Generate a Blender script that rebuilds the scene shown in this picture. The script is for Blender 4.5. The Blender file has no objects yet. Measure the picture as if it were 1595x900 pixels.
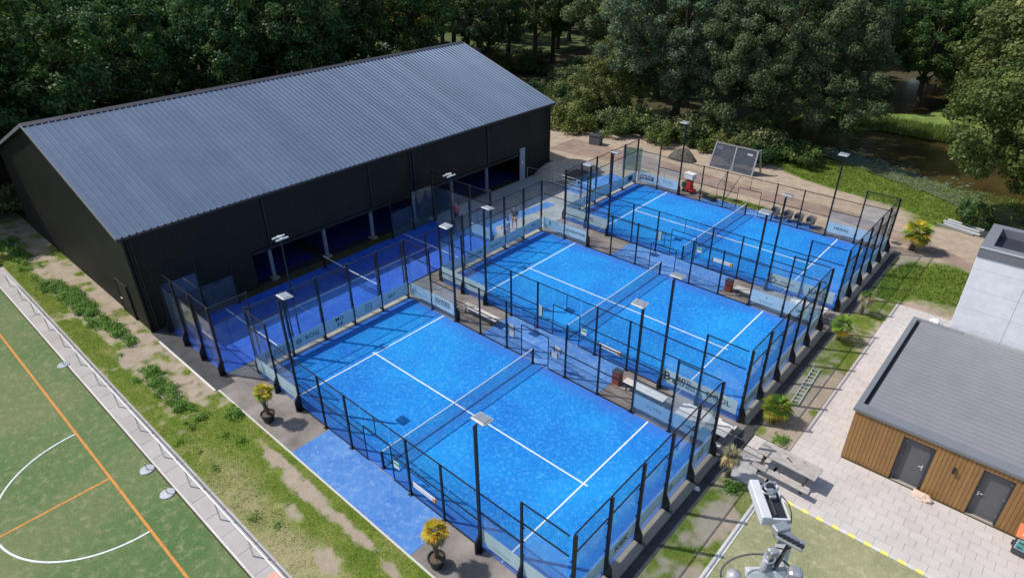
import bpy, bmesh, math, random
import numpy as np
from mathutils import Vector, Matrix, noise
R = math.radians
rnd = random.Random(7)
sc = bpy.context.scene
COL = sc.collection

# ------------------------------------------------------------------ camera
CX, CY, CZ, YAW, PIT, ROL, FPX = 17.6415, -16.1904, 20.5883, 2.30478, 0.52721, -0.0085, 1007.53
_d = Vector((math.cos(YAW)*math.cos(PIT), math.sin(YAW)*math.cos(PIT), -math.sin(PIT)))
_r = Vector((math.sin(YAW), -math.cos(YAW), 0)); _u = _r.cross(_d)
_r2 = _r*math.cos(ROL)+_u*math.sin(ROL); _u2 = -_r*math.sin(ROL)+_u*math.cos(ROL)
cam = bpy.data.objects.new('camera', bpy.data.cameras.new('camera')); COL.objects.link(cam)
M3 = Matrix((_r2, _u2, -_d)).transposed()
cam.matrix_world = Matrix.Translation((CX, CY, CZ)) @ M3.to_4x4()
cam.data.sensor_width = 36; cam.data.lens = FPX/1595*36
cam.data.clip_start = .1; cam.data.clip_end = 3000
sc.camera = cam

# ------------------------------------------------------------------ light
SUN_EL, SUN_TR = R(51.5), R(28.6)
world = bpy.data.worlds.new('World'); sc.world = world; world.use_nodes = True
wn = world.node_tree.nodes; wl = world.node_tree.links
sky = wn.new('ShaderNodeTexSky'); sky.sky_type = 'NISHITA'; sky.sun_disc = False
sky.sun_elevation = SUN_EL; sky.sun_rotation = R(241.4); sky.altitude = 10; sky.dust_density = 1.2
bg = wn.get('Background') or wn.new('ShaderNodeBackground')
wl.new(sky.outputs[0], bg.inputs[0]); bg.inputs[1].default_value = 0.14
sun = bpy.data.objects.new('sun', bpy.data.lights.new('sun', 'SUN')); COL.objects.link(sun)
sun.data.energy = 3.9; sun.data.angle = R(.53); sun.data.color = (1, .955, .88)
sdir = Vector((math.cos(SUN_TR)*math.cos(SUN_EL), math.sin(SUN_TR)*math.cos(SUN_EL), -math.sin(SUN_EL)))
sun.rotation_euler = sdir.to_track_quat('-Z', 'Y').to_euler()
sc.view_settings.view_transform = 'Standard'; sc.view_settings.look = 'None'
sc.view_settings.exposure = 0.0; sc.view_settings.gamma = 1
sc.cycles.transparent_max_bounces = 32; sc.cycles.max_bounces = 6

# ------------------------------------------------------------------ materials
def newmat(name):
    m = bpy.data.materials.new(name); m.use_nodes = True
    return m, m.node_tree.nodes, m.node_tree.links, m.node_tree.nodes['Principled BSDF']
def col4(c): return (c[0], c[1], c[2], 1)
def ramp(n, l, src, stops):
    r = n.new('ShaderNodeValToRGB'); e = r.color_ramp.elements
    e[0].position, e[0].color = stops[0][0], col4(stops[0][1]); e[1].position, e[1].color = stops[-1][0], col4(stops[-1][1])
    for p_, c_ in stops[1:-1]:
        k = e.new(p_); k.color = col4(c_)
    l.new(src, r.inputs[0]); return r.outputs[0]
def noi(n, l, scale, detail=4, rough=.6, vec=None, dist=0):
    t = n.new('ShaderNodeTexNoise'); t.inputs['Scale'].default_value = scale; t.inputs['Detail'].default_value = detail
    t.inputs['Roughness'].default_value = rough; t.inputs['Distortion'].default_value = dist
    if vec is not None: l.new(vec, t.inputs['Vector'])
    return t.outputs['Fac']
def gvec(n):
    return n.new('ShaderNodeNewGeometry').outputs['Position']
def mixc(n, l, fac, a, b, mode='MIX'):
    m = n.new('ShaderNodeMix'); m.data_type = 'RGBA'; m.blend_type = mode
    for s, v in ((m.inputs[0], fac), (m.inputs[6], a), (m.inputs[7], b)):
        if hasattr(v, 'is_linked') or hasattr(v, 'links'): l.new(v, s)
        elif isinstance(v, (int, float)): s.default_value = v
        else: s.default_value = col4(v)
    return m.outputs[2]
def bump(n, l, b, h, strength=.3, dist=.01):
    k = n.new('ShaderNodeBump'); k.inputs['Strength'].default_value = strength; k.inputs['Distance'].default_value = dist
    l.new(h, k.inputs['Height']); l.new(k.outputs[0], b.inputs['Normal'])
def simple(name, c, rough=.6, metal=0, var=.18, scale=6, fine=60, bmp=.15):
    """colour with two octaves of wear noise and a little relief"""
    m, n, l, b = newmat(name); g = gvec(n)
    lo = [x*(1-var) for x in c]; hi = [min(1, x*(1+var)) for x in c]
    c1 = ramp(n, l, noi(n, l, scale, 5, .6, g), [(.3, lo), (.7, hi)])
    c2 = mixc(n, l, noi(n, l, fine, 2, .6, g), [.82]*3, [1.15]*3)
    l.new(mixc(n, l, 1.0, c1, c2, 'MULTIPLY'), b.inputs['Base Color'])
    b.inputs['Roughness'].default_value = rough; b.inputs['Metallic'].default_value = metal
    if bmp: bump(n, l, b, noi(n, l, fine, 3, .6, g), bmp, .004)
    return m
def rand_tint(name, c, rough=.8, spread=.2, scale=9, fine=70, metal=0):
    """like simple, but each object (tile, plank ...) has its own slight tint"""
    m, n, l, b = newmat(name); g = gvec(n)
    oi = n.new('ShaderNodeObjectInfo').outputs['Random']
    c1 = ramp(n, l, oi, [(0, [x*(1-spread) for x in c]), (1, [min(1, x*(1+spread)) for x in c])])
    c2 = mixc(n, l, noi(n, l, scale, 5, .65, g), [.78]*3, [1.2]*3)
    c3 = mixc(n, l, noi(n, l, fine, 3, .6, g), [.85]*3, [1.15]*3)
    l.new(mixc(n, l, 1., mixc(n, l, 1., c1, c2, 'MULTIPLY'), c3, 'MULTIPLY'), b.inputs['Base Color'])
    b.inputs['Roughness'].default_value = rough; b.inputs['Metallic'].default_value = metal
    bump(n, l, b, noi(n, l, fine, 3, .6, g), .25, .004)
    return m
def turf_mat(name, c1, c2, c3, big=.35, mid=2.2, fine=22, drift=None):
    m, n, l, b = newmat(name); g = gvec(n)
    a = ramp(n, l, noi(n, l, big, 6, .62, g, .6), [(.32, c1), (.68, c2)])
    f = ramp(n, l, noi(n, l, mid, 7, .75, g), [(.5, (0, 0, 0)), (.78, (1, 1, 1))])
    a = mixc(n, l, f, a, c3)
    f3 = ramp(n, l, noi(n, l, fine*.55, 6, .85, g), [(.52, (0, 0, 0)), (.72, (.75,)*3)])
    a = mixc(n, l, f3, a, c3)
    if drift:
        tc = n.new('ShaderNodeTexCoord').outputs['Object']; sp = n.new('ShaderNodeSeparateXYZ'); l.new(tc, sp.inputs[0])
        def mth(op, p, q):
            k = n.new('ShaderNodeMath'); k.operation = op
            for i_, v_ in ((0, p), (1, q)):
                if isinstance(v_, (int, float)): k.inputs[i_].default_value = v_
                else: l.new(v_, k.inputs[i_])
            return k.outputs[0]
        ed = mth('MAXIMUM', mth('SUBTRACT', mth('ABSOLUTE', sp.outputs[0], 0), 8.9), mth('SUBTRACT', mth('ABSOLUTE', sp.outputs[1], 0), 4.1))
        net_ = mth('MULTIPLY', mth('SUBTRACT', .7, mth('ABSOLUTE', sp.outputs[0], 0)), .6)
        ed = mth('ADD', mth('MAXIMUM', ed, net_), mth('MULTIPLY', mth('SUBTRACT', noi(n, l, 1.1, 7, .7, g), .5), 2.2))
        mr = n.new('ShaderNodeMapRange'); mr.inputs[1].default_value = -.1; mr.inputs[2].default_value = 1.0; mr.inputs[4].default_value = .85; l.new(ed, mr.inputs[0])
        a = mixc(n, l, mr.outputs[0], a, drift)
    f2 = noi(n, l, fine, 3, .8, g)
    k = mixc(n, l, f2, [.55]*3, [1.5]*3)
    l.new(mixc(n, l, 1., a, k, 'MULTIPLY'), b.inputs['Base Color'])
    b.inputs['Roughness'].default_value = .85
    b.inputs['Specular IOR Level'].default_value = .25
    bump(n, l, b, f2, .4, .02)
    return m
def glass_mat(name, tint=(.9, .95, .98), dust=.05, refl=.9):
    m, n, l, b = newmat(name); n.remove(b)
    out = n['Material Output']
    tr = n.new('ShaderNodeBsdfTransparent'); tr.inputs[0].default_value = col4(tint)
    gl = n.new('ShaderNodeBsdfGlossy'); gl.inputs['Roughness'].default_value = .03
    ge = n.new('ShaderNodeNewGeometry'); dp = n.new('ShaderNodeVectorMath'); dp.operation = 'DOT_PRODUCT'
    l.new(ge.outputs['Incoming'], dp.inputs[0]); l.new(ge.outputs['Normal'], dp.inputs[1])
    def mth(op, a_, b_):
        k = n.new('ShaderNodeMath'); k.operation = op
        for q_, v_ in ((0, a_), (1, b_)):
            if v_ is None: continue
            if isinstance(v_, (int, float)): k.inputs[q_].default_value = v_
            else: l.new(v_, k.inputs[q_])
        return k.outputs[0]
    cs_ = mth('ABSOLUTE', dp.outputs['Value'], None)
    fr_ = mth('ADD', mth('MULTIPLY', mth('POWER', mth('SUBTRACT', 1.0, cs_), 5.0), .95), .035)
    df = n.new('ShaderNodeBsdfDiffuse'); df.inputs[0].default_value = (.5, .62, .75, 1)
    m1 = n.new('ShaderNodeMixShader'); m2 = n.new('ShaderNodeMixShader')
    g = gvec(n); d = n.new('ShaderNodeMath'); d.operation = 'MULTIPLY'; d.inputs[1].default_value = dust*2
    l.new(noi(n, l, 1.5, 5, .6, g), d.inputs[0])
    l.new(d.outputs[0], m1.inputs[0]); l.new(tr.outputs[0], m1.inputs[1]); l.new(df.outputs[0], m1.inputs[2])
    l.new(fr_, m2.inputs[0]); l.new(m1.outputs[0], m2.inputs[1]); l.new(gl.outputs[0], m2.inputs[2])
    l.new(m2.outputs[0], out.inputs[0])
    return m
def leaf_mat(name, c1, c2, c3, trans=.3):
    m, n, l, b = newmat(name); out = n['Material Output']
    at = n.new('ShaderNodeAttribute'); at.attribute_name = 'tint'
    oi = n.new('ShaderNodeObjectInfo').outputs['Random']
    base = ramp(n, l, at.outputs['Fac'], [(0, c1), (.55, c2), (1, c3)])
    base = mixc(n, l, 1., base, ramp(n, l, oi, [(0, (.62, .78, .82)), (.3, (1, 1, 1)), (.6, (1.1, 1.15, .8)), (.8, (.85, 1.0, 1.0)), (1, (1.75, 1.4, .85))]), 'MULTIPLY')
    l.new(base, b.inputs['Base Color']); b.inputs['Roughness'].default_value = .55
    b.inputs['Specular IOR Level'].default_value = .35
    tl = n.new('ShaderNodeBsdfTranslucent'); l.new(base, tl.inputs[0])
    mx = n.new('ShaderNodeMixShader'); mx.inputs[0].default_value = trans
    l.new(b.outputs[0], mx.inputs[1]); l.new(tl.outputs[0], mx.inputs[2]); l.new(mx.outputs[0], out.inputs[0])
    return m
def patch_mat(name, sand1, sand2, gr1, gr2, gr3, straw=(.36, .32, .17)):
    """ground sheet: vertex attribute 'cover' says how much grass grows there; noise frays the edge"""
    m, n, l, b = newmat(name); g = gvec(n)
    at = n.new('ShaderNodeAttribute'); at.attribute_name = 'cover'
    nz = noi(n, l, 1.8, 9, .72, g, .3)
    ad = n.new('ShaderNodeMath'); ad.operation = 'ADD'; l.new(at.outputs['Fac'], ad.inputs[0]); l.new(nz, ad.inputs[1])
    f = ramp(n, l, ad.outputs[0], [(.9, (0, 0, 0)), (1., (.6,)*3)]) if False else None
    mr = n.new('ShaderNodeMapRange'); mr.inputs[1].default_value = .82; mr.inputs[2].default_value = 1.28
    l.new(ad.outputs[0], mr.inputs[0])
    sand = ramp(n, l, noi(n, l, 1.2, 8, .7, g), [(.3, sand1), (.7, sand2)])
    grass = ramp(n, l, noi(n, l, .9, 8, .72, g, .5), [(.3, gr1), (.52, gr2), (.72, gr3)])
    ad_ = n.new('ShaderNodeAttribute'); ad_.attribute_name = 'dry'
    a2 = n.new('ShaderNodeMath'); a2.operation = 'ADD'; l.new(ad_.outputs['Fac'], a2.inputs[0]); l.new(noi(n, l, 2.3, 8, .75, g), a2.inputs[1])
    m2 = n.new('ShaderNodeMapRange'); m2.inputs[1].default_value = .75; m2.inputs[2].default_value = 1.35; l.new(a2.outputs[0], m2.inputs[0])
    grass = mixc(n, l, m2.outputs[0], grass, straw)
    k = mixc(n, l, noi(n, l, 16, 5, .8, g), [.45]*3, [1.6]*3)
    base = mixc(n, l, mr.outputs[0], sand, mixc(n, l, 1., grass, k, 'MULTIPLY'))
    k2 = mixc(n, l, noi(n, l, 30, 4, .8, g), [.75]*3, [1.22]*3)
    l.new(mixc(n, l, 1., base, k2, 'MULTIPLY'), b.inputs['Base Color'])
    b.inputs['Roughness'].default_value = .95; b.inputs['Specular IOR Level'].default_value = .1
    bump(n, l, b, noi(n, l, 14, 6, .75, g), .7, .05)
    return m

MT = {}
MT['blue'] = turf_mat('blue_turf', (.002, .135, .54), (.004, .265, .68), (.10, .44, .78), .22, 5.5, 38, (.045, .14, .53))
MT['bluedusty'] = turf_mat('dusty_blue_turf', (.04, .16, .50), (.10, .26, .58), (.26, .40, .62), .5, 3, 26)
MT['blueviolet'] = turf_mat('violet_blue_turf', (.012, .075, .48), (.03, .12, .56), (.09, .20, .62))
MT['green'] = turf_mat('sports_turf', (.065, .145, .042), (.145, .185, .075), (.32, .30, .17), .16, 2.6, 24)
MT['straw'] = turf_mat('worn_turf', (.21, .22, .11), (.33, .32, .18), (.50, .45, .29), .5, 3.0, 20)
MT['line'] = simple('white_line_paint', (.74, .77, .79), .8, var=.14, scale=9, fine=45)
MT['orange_line'] = simple('orange_line_paint', (.62, .25, .045), .8, var=.22, scale=5, fine=40)
MT['black'] = simple('black_powder_coat', (.008, .008, .011), .42, var=.2, bmp=0)
MT['wire'] = simple('black_wire', (.008, .009, .012), .5, bmp=0)
MT['netmesh'] = simple('black_net_cord', (.012, .012, .014), .8, bmp=0)
MT['netband'] = simple('white_net_band', (.75, .77, .78), .7, var=.06)
MT['glass'] = glass_mat('court_glass')
MT['greenglass'] = glass_mat('green_tinted_glass', (.5, .66, .58), .15)
def banner_mat():
    m, n, l, b = newmat('pale_blue_banner_film'); out = n['Material Output']
    g = gvec(n); c = ramp(n, l, noi(n, l, 2, 4, .6, g), [(.3, (.46, .64, .72)), (.7, (.56, .74, .80))])
    l.new(c, b.inputs['Base Color']); b.inputs['Roughness'].default_value = .5
    tr = n.new('ShaderNodeBsdfTransparent'); tr.inputs[0].default_value = (.7, .85, .92, 1)
    mx = n.new('ShaderNodeMixShader'); mx.inputs[0].default_value = .18
    l.new(b.outputs[0], mx.inputs[1]); l.new(tr.outputs[0], mx.inputs[2]); l.new(mx.outputs[0], out.inputs[0])
    return m
MT['banner'] = banner_mat()
MT['ink'] = simple('dark_print', (.012, .02, .035), .6, bmp=0)
MT['inkpale'] = simple('grey_blue_print', (.12, .22, .28), .6, bmp=0)
MT['whitesign'] = simple('white_sign', (.8, .8, .78), .5, var=.05, bmp=0)
MT['orangesign'] = simple('orange_sign_end', (.75, .32, .05), .5, bmp=0)
MT['concrete'] = simple('weathered_concrete', (.34, .30, .26), .9, var=.25, scale=1.2, fine=24)
MT['plinth'] = rand_tint('court_plinth_concrete', (.33, .28, .23), .9, .18, 3, 40)
MT['sandconc'] = simple('sandy_concrete', (.50, .42, .32), .9, var=.2, scale=2, fine=30)
MT['apron'] = simple('stained_court_apron', (.24, .21, .19), .9, var=.42, scale=.7, fine=18)
MT['yard'] = simple('yard_concrete', (.40, .385, .37), .9, var=.22, scale=.8, fine=16)
MT['asphalt'] = simple('dark_asphalt', (.06, .06, .065), .9, var=.35, scale=1.5, fine=40)
MT['path'] = rand_tint('path_slab', (.43, .395, .38), .85, .07, 1.6, 45)
MT['tile'] = rand_tint('terrace_tile', (.56, .51, .485), .85, .035, .7, 45)
MT['grout'] = simple('tile_joint', (.47, .42, .395), .95)
MT['kerb'] = rand_tint('kerb_concrete', (.64, .62, .585), .85, .1)
MT['yellow'] = simple('yellow_paint', (.84, .78, .20), .7, var=.1)
MT['galv'] = simple('galvanised_steel', (.52, .54, .56), .38, .65, var=.12)
MT['whitemetal'] = simple('white_painted_metal', (.72, .73, .74), .4, .2, var=.06, bmp=0)
MT['roof'] = rand_tint('blue_grey_roof_sheet', (.15, .20, .285), .36, .07, .35, 5, .4)
MT['ridge'] = simple('dark_ridge_cap', (.07, .07, .085), .5, .2, bmp=0)
MT['clad'] = simple('near_black_cladding', (.030, .029, .026), .5, 0, var=.12, scale=.5, fine=8, bmp=0)
MT['clad'].node_tree.nodes['Principled BSDF'].inputs['Specular IOR Level'].default_value = .12
MT['trim'] = simple('black_trim', (.010, .010, .012), .5, bmp=0)
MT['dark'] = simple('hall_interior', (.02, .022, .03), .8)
MT['column'] = simple('pale_column_steel', (.36, .40, .46), .5, .2, bmp=0)
MT['plank'] = rand_tint('brown_cedar_plank', (.34, .18, .065), .75, .09, 4, 45)
MT['shedroof'] = simple('grey_shed_roof', (.26, .257, .275), .6, .1, var=.07, scale=1)
MT['shedtrim'] = simple('grey_roof_trim', (.205, .215, .24), .6, .1, var=.07, scale=1)
MT['doorgrey'] = simple('grey_door_paint', (.12, .122, .135), .55, var=.06, bmp=0)
MT['doordark'] = simple('dark_door_reveal', (.035, .038, .05), .5, bmp=0)
MT['facade'] = rand_tint('pale_facade_panel', (.87, .88, .91), .5, .008, .3, 3)
MT['gravelroof'] = simple('dark_roof_felt', (.16, .16, .175), .95, var=.2, scale=5, fine=50)
MT['wood'] = simple('weathered_grey_timber', (.42, .38, .35), .85, var=.22, scale=4, fine=50)
MT['benchtop'] = simple('pale_bench_board', (.68, .63, .57), .7, var=.12, scale=3)
MT['redbin'] = simple('red_brown_box', (.32, .06, .03), .6)
MT['pot'] = simple('black_plastic_pot', (.015, .015, .016), .5)
MT['soil'] = simple('soil', (.12, .085, .06), .95, var=.4, scale=12)
MT['bark'] = simple('bark', (.075, .058, .042), .95, var=.4, scale=4, fine=30, bmp=.6)
MT['palmbark'] = simple('palm_fibre_trunk', (.12, .09, .065), .95, var=.4, scale=12, fine=70, bmp=.8)
MT['water'] = None
MT['rattan'] = simple('grey_rattan', (.11, .11, .12), .7, var=.2)
MT['skin'] = simple('skin', (.55, .33, .23), .6, var=.05, bmp=0)
MT['red'] = simple('red_cloth', (.62, .02, .03), .8, var=.1, bmp=0)
MT['redpaint'] = simple('red_paint', (.55, .03, .02), .5, var=.1, bmp=0)
MT['bluecloth'] = simple('light_blue_cloth', (.22, .38, .68), .8, var=.1, bmp=0)
MT['whitecloth'] = simple('white_cloth', (.75, .75, .75), .8, var=.05, bmp=0)
MT['blackcloth'] = simple('black_cloth', (.02, .02, .03), .8, bmp=0)
MT['hair'] = simple('dark_hair', (.04, .025, .015), .7, bmp=0)
MT['sack'] = simple('cream_sack', (.66, .50, .40), .85, var=.12)
MT['binlid'] = simple('orange_lid', (.78, .22, .09), .5, var=.06, bmp=0)
MT['bingrey'] = simple('dark_grey_bin', (.055, .06, .065), .5, var=.1, bmp=0)
MT['binlabel'] = simple('teal_poster', (.10, .40, .38), .5, bmp=0)
MT['mastgrey'] = simple('grey_mast_paint', (.42, .43, .46), .45, .2, var=.15, scale=12, bmp=0)
MT['lamphead'] = simple('pale_lamp_housing', (.62, .62, .60), .4, .2, var=.08, bmp=0)
MT['lampdark'] = simple('dark_lamp_fins', (.03, .033, .04), .45, .3, bmp=0)
MT['mulch'] = simple('sand_heap_sand', (.48, .40, .30), .95, var=.2, scale=3)
MT['rubble'] = simple('dark_soil_rubble', (.10, .085, .07), .95, var=.5, scale=5)
MT['brick'] = simple('worn_red_brick_paving', (.30, .215, .17), .9, var=.3, scale=.8, fine=14)
MT['leafA'] = leaf_mat('dull_green_leaf', (.085, .115, .042), (.17, .20, .08), (.33, .33, .15), .42)
MT['leafB'] = leaf_mat('dark_green_leaf', (.040, .084, .030), (.076, .145, .044), (.17, .24, .07), .42)
MT['leafC'] = leaf_mat('fresh_green_leaf', (.062, .105, .028), (.125, .175, .048), (.25, .29, .10), .38)
MT['leafD'] = leaf_mat('grey_green_leaf', (.09, .13, .072), (.18, .225, .13), (.34, .38, .24), .42)
MT['grass'] = leaf_mat('grass_blade', (.11, .18, .02), (.20, .26, .04), (.40, .37, .13), .2)
MT['weed'] = leaf_mat('weed_leaf', (.11, .23, .04), (.18, .34, .06), (.29, .44, .10), .4)
MT['frondgreen'] = leaf_mat('palm_frond_green', (.10, .20, .02), (.20, .32, .04), (.38, .44, .08), .25)
MT['frondyellow'] = leaf_mat('palm_frond_yellow', (.40, .30, .02), (.55, .44, .05), (.64, .56, .12), .25)
MT['frondorange'] = leaf_mat('palm_frond_orange', (.50, .22, .02), (.64, .36, .04), (.70, .52, .12), .25)
MT['fronddry'] = leaf_mat('palm_frond_dry', (.20, .14, .08), (.32, .25, .15), (.42, .36, .24), .1)
MT['lily'] = leaf_mat('lily_pad', (.07, .10, .05), (.12, .16, .09), (.20, .24, .15), .1)
MT['floor'] = patch_mat('forest_floor', (.06, .055, .03), (.10, .085, .05), (.025, .05, .012), (.05, .095, .02), (.15, .2, .05))
MT['lawn'] = patch_mat('patchy_lawn', (.32, .265, .20), (.48, .395, .305), (.095, .165, .020), (.17, .225, .04), (.30, .28, .10))
MT['meadow'] = patch_mat('yard_ground', (.33, .25, .19), (.52, .43, .33), (.06, .11, .015), (.11, .17, .025), (.24, .26, .07))
def water():
    m, n, l, b = newmat('murky_pond_water'); g = gvec(n)
    l.new(ramp(n, l, noi(n, l, .25, 5, .6, g), [(.3, (.035, .026, .010)), (.7, (.085, .062, .022))]), b.inputs['Base Color'])
    b.inputs['Roughness'].default_value = .16; bump(n, l, b, noi(n, l, 3, 3, .5, g), .12, .03)
    return m
MT['water'] = water()

# ------------------------------------------------------------------ mesh helpers
def tag(o, label=None, cat=None, group=None, kind=None):
    if label: o['label'] = label
    if cat: o['category'] = cat
    if group: o['group'] = group
    if kind: o['kind'] = kind
    return o
def thing(name, label, cat, loc=(0, 0, 0), rz=0, group=None):
    o = bpy.data.objects.new(name, None); COL.objects.link(o); o.location = loc; o.rotation_euler = (0, 0, rz)
    o.empty_display_size = .2
    return tag(o, label, cat, group)
class MB:
    def __init__(s): s.v = []; s.f = []
    def add(s, v, f):
        k = len(s.v); s.v += [tuple(p) for p in v]; s.f += [tuple(i+k for i in q) for q in f]; return s
    def box(s, c, d, rot=None):
        x, y, z = d[0]/2, d[1]/2, d[2]/2
        P = [Vector(q) for q in ((-x,-y,-z),(x,-y,-z),(x,y,-z),(-x,y,-z),(-x,-y,z),(x,-y,z),(x,y,z),(-x,y,z))]
        if rot is not None: P = [rot @ q for q in P]
        c = Vector(c)
        return s.add([q+c for q in P], [(0,3,2,1),(4,5,6,7),(0,1,5,4),(1,2,6,5),(2,3,7,6),(3,0,4,7)])
    def bb(s, a, b):
        return s.box([(a[i]+b[i])/2 for i in range(3)], [abs(b[i]-a[i]) for i in range(3)])
    def tube(s, pts, rad, n=8, cap=True):
        pts = [Vector(p) for p in pts]; m = len(pts)
        rs = rad if isinstance(rad, (list, tuple)) else [rad]*m
        k0 = len(s.v); prev = None
        for i, p in enumerate(pts):
            t = (pts[min(i+1, m-1)]-pts[max(i-1, 0)]).normalized()
            a = prev if prev is not None else (Vector((0, 0, 1)) if abs(t.z) < .9 else Vector((1, 0, 0)))
            u = (a - t*a.dot(t)).normalized(); w = t.cross(u); prev = u
            for j in range(n):
                an = 2*math.pi*j/n; s.v.append(tuple(p+(u*math.cos(an)+w*math.sin(an))*rs[i]))
        for i in range(m-1):
            for j in range(n):
                a = k0+i*n+j; b = k0+i*n+(j+1) % n; s.f.append((a, b, b+n, a+n))
        if cap:
            s.f.append(tuple(k0+j for j in range(n))[::-1]); s.f.append(tuple(k0+(m-1)*n+j for j in range(n)))
        return s
    def bar(s, a, b, w, h=None):
        """square bar from a to b"""
        h = h or w; a = Vector(a); b = Vector(b); t = (b-a); L = t.length; t.normalize()
        up = Vector((0, 0, 1)) if abs(t.z) < .95 else Vector((0, 1, 0))
        sd = t.cross(up).normalized(); up = sd.cross(t)
        rot = Matrix((sd, t, up)).transposed()
        return s.box((a+b)/2, (w, L, h), rot)
    def lathe(s, prof, n=16, c=(0, 0, 0)):
        k0 = len(s.v)
        for r, z in prof:
            for j in range(n):
                a = 2*math.pi*j/n; s.v.append((c[0]+r*math.cos(a), c[1]+r*math.sin(a), c[2]+z))
        for i in range(len(prof)-1):
            for j in range(n):
                a = k0+i*n+j; b = k0+i*n+(j+1) % n; s.f.append((a, b, b+n, a+n))
        s.f.append(tuple(k0+j for j in range(n))[::-1]); s.f.append(tuple(k0+(len(prof)-1)*n+j for j in range(n)))
        return s
    def prism(s, poly, z0, z1):
        n = len(poly)
        return s.add([(x, y, z0) for x, y in poly]+[(x, y, z1) for x, y in poly],
                     [tuple(range(n))[::-1], tuple(range(n, 2*n))]+[(i, (i+1) % n, n+(i+1) % n, n+i) for i in range(n)])
    def mesh(s, name='mesh'):
        m = bpy.data.meshes.new(name); m.from_pydata(s.v, [], s.f); m.update(); return m
    def build(s, name, m, parent=None, bevel=0, smooth=False, loc=None, rz=0):
        return link(name, s.mesh(name), m, parent, bevel, smooth, loc, rz)
def link(name, mesh, m, parent=None, bevel=0, smooth=False, loc=None, rz=0):
    if not mesh.materials: mesh.materials.append(MT[m] if isinstance(m, str) else m)
    o = bpy.data.objects.new(name, mesh); COL.objects.link(o)
    if parent: o.parent = parent
    if loc is not None: o.location = loc
    if rz: o.rotation_euler[2] = rz
    if bevel:
        b = o.modifiers.new('bevel', 'BEVEL'); b.width = bevel; b.segments = 2; b.limit_method = 'ANGLE'
    if smooth: mesh.polygons.foreach_set('use_smooth', [True]*len(mesh.polygons))
    return o
def struct(name, mb, m, **k): return tag(mb.build(name, m, **k), kind='structure')
def sheet(name, poly, z, m):
    """a level sheet 30 mm thick whose top is at z"""
    return struct(name, MB().prism(poly, z-.03, z), m)
def rect(x0, y0, x1, y1): return [(x0, y0), (x1, y0), (x1, y1), (x0, y1)]
def copy_tree(o, parent=None):
    c = o.copy(); COL.objects.link(c); c.parent = parent
    if parent is None and 'label' in c: pass
    for ch in list(o.children): copy_tree(ch, c)
    return c
def quads(name, P, m, tint=None, parent=None, nv=4):
    """many loose faces of nv corners from an array (n, nv, 3)"""
    n = len(P); me = bpy.data.meshes.new(name)
    me.vertices.add(n*nv); me.vertices.foreach_set('co', np.asarray(P, np.float32).ravel())
    me.loops.add(n*nv); me.loops.foreach_set('vertex_index', np.arange(n*nv, dtype=np.int32))
    me.polygons.add(n); me.polygons.foreach_set('loop_start', np.arange(0, n*nv, nv, dtype=np.int32))
    me.update(calc_edges=True)
    if tint is not None:
        a = me.attributes.new('tint', 'FLOAT', 'FACE'); a.data.foreach_set('value', np.asarray(tint, np.float32))
    me.validate()
    return me
_txt = {}
def text_mesh(s, size=.3, depth=.004, mirror=False, shear=0, bold=0):
    k = (s, size, depth, mirror, shear, bold)
    if k in _txt: return _txt[k]
    cu = bpy.data.curves.new('lettering', 'FONT'); cu.body = s; cu.size = size; cu.extrude = depth; cu.resolution_u = 2
    cu.align_x = 'CENTER'; cu.align_y = 'CENTER'; cu.shear = shear; cu.offset = bold
    o = bpy.data.objects.new('lettering', cu); COL.objects.link(o)
    dg = bpy.context.evaluated_depsgraph_get(); me = bpy.data.meshes.new_from_object(o.evaluated_get(dg))
    bpy.data.objects.remove(o)
    _txt[k] = me
    return me
def text_at(s, size, m, parent, loc, face, depth=.004, mirror=False, up=None, shear=0, bold=0):
    """lettering standing upright whose front looks along 'face' (a horizontal direction)"""
    me = text_mesh(s, size, depth, mirror, shear, bold).copy()
    me.materials.clear(); me.materials.append(MT[m])
    f = Vector(face).normalized(); z = Vector(up) if up else Vector((0, 0, 1)); x = z.cross(f)
    if mirror: pass
    o = bpy.data.objects.new('lettering', me); COL.objects.link(o); o.parent = parent
    o.matrix_local = Matrix.Translation(loc) @ Matrix((x, z, f)).transposed().to_4x4()
    return o

# ------------------------------------------------------------------ ground
def nz(x, y, s, o=0.): return noise.noise(Vector((x*s+o, y*s-o, o*1.7)))
def patch(name, x0, y0, x1, y1, step, z, m, fn, keep=None, dry=None):
    """grid sheet with the vertex attribute 'cover' (how grown over it is)"""
    nx, ny = int((x1-x0)/step)+1, int((y1-y0)/step)+1
    v = [(x0+(x1-x0)*i/(nx-1), y0+(y1-y0)*j/(ny-1), z) for j in range(ny) for i in range(nx)]
    f = []
    for j in range(ny-1):
        for i in range(nx-1):
            a = j*nx+i
            if keep is None or keep(v[a][0]+step/2, v[a][1]+step/2): f.append((a, a+1, a+nx+1, a+nx))
    me = bpy.data.meshes.new(name); me.from_pydata(v, [], f)
    a = me.attributes.new('cover', 'FLOAT', 'POINT'); a.data.foreach_set('value', [fn(p[0], p[1]) for p in v])
    if dry: a = me.attributes.new('dry', 'FLOAT', 'POINT'); a.data.foreach_set('value', [dry(p[0], p[1]) for p in v])
    return tag(link(name, me, m), kind='structure')
def forest_cover(x, y): return .35+.9*nz(x, y, .05)+.4*nz(x, y, .2, 5)
patch('ground', -420, -120, 260, 420, 6, 0, 'floor', forest_cover)

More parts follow.
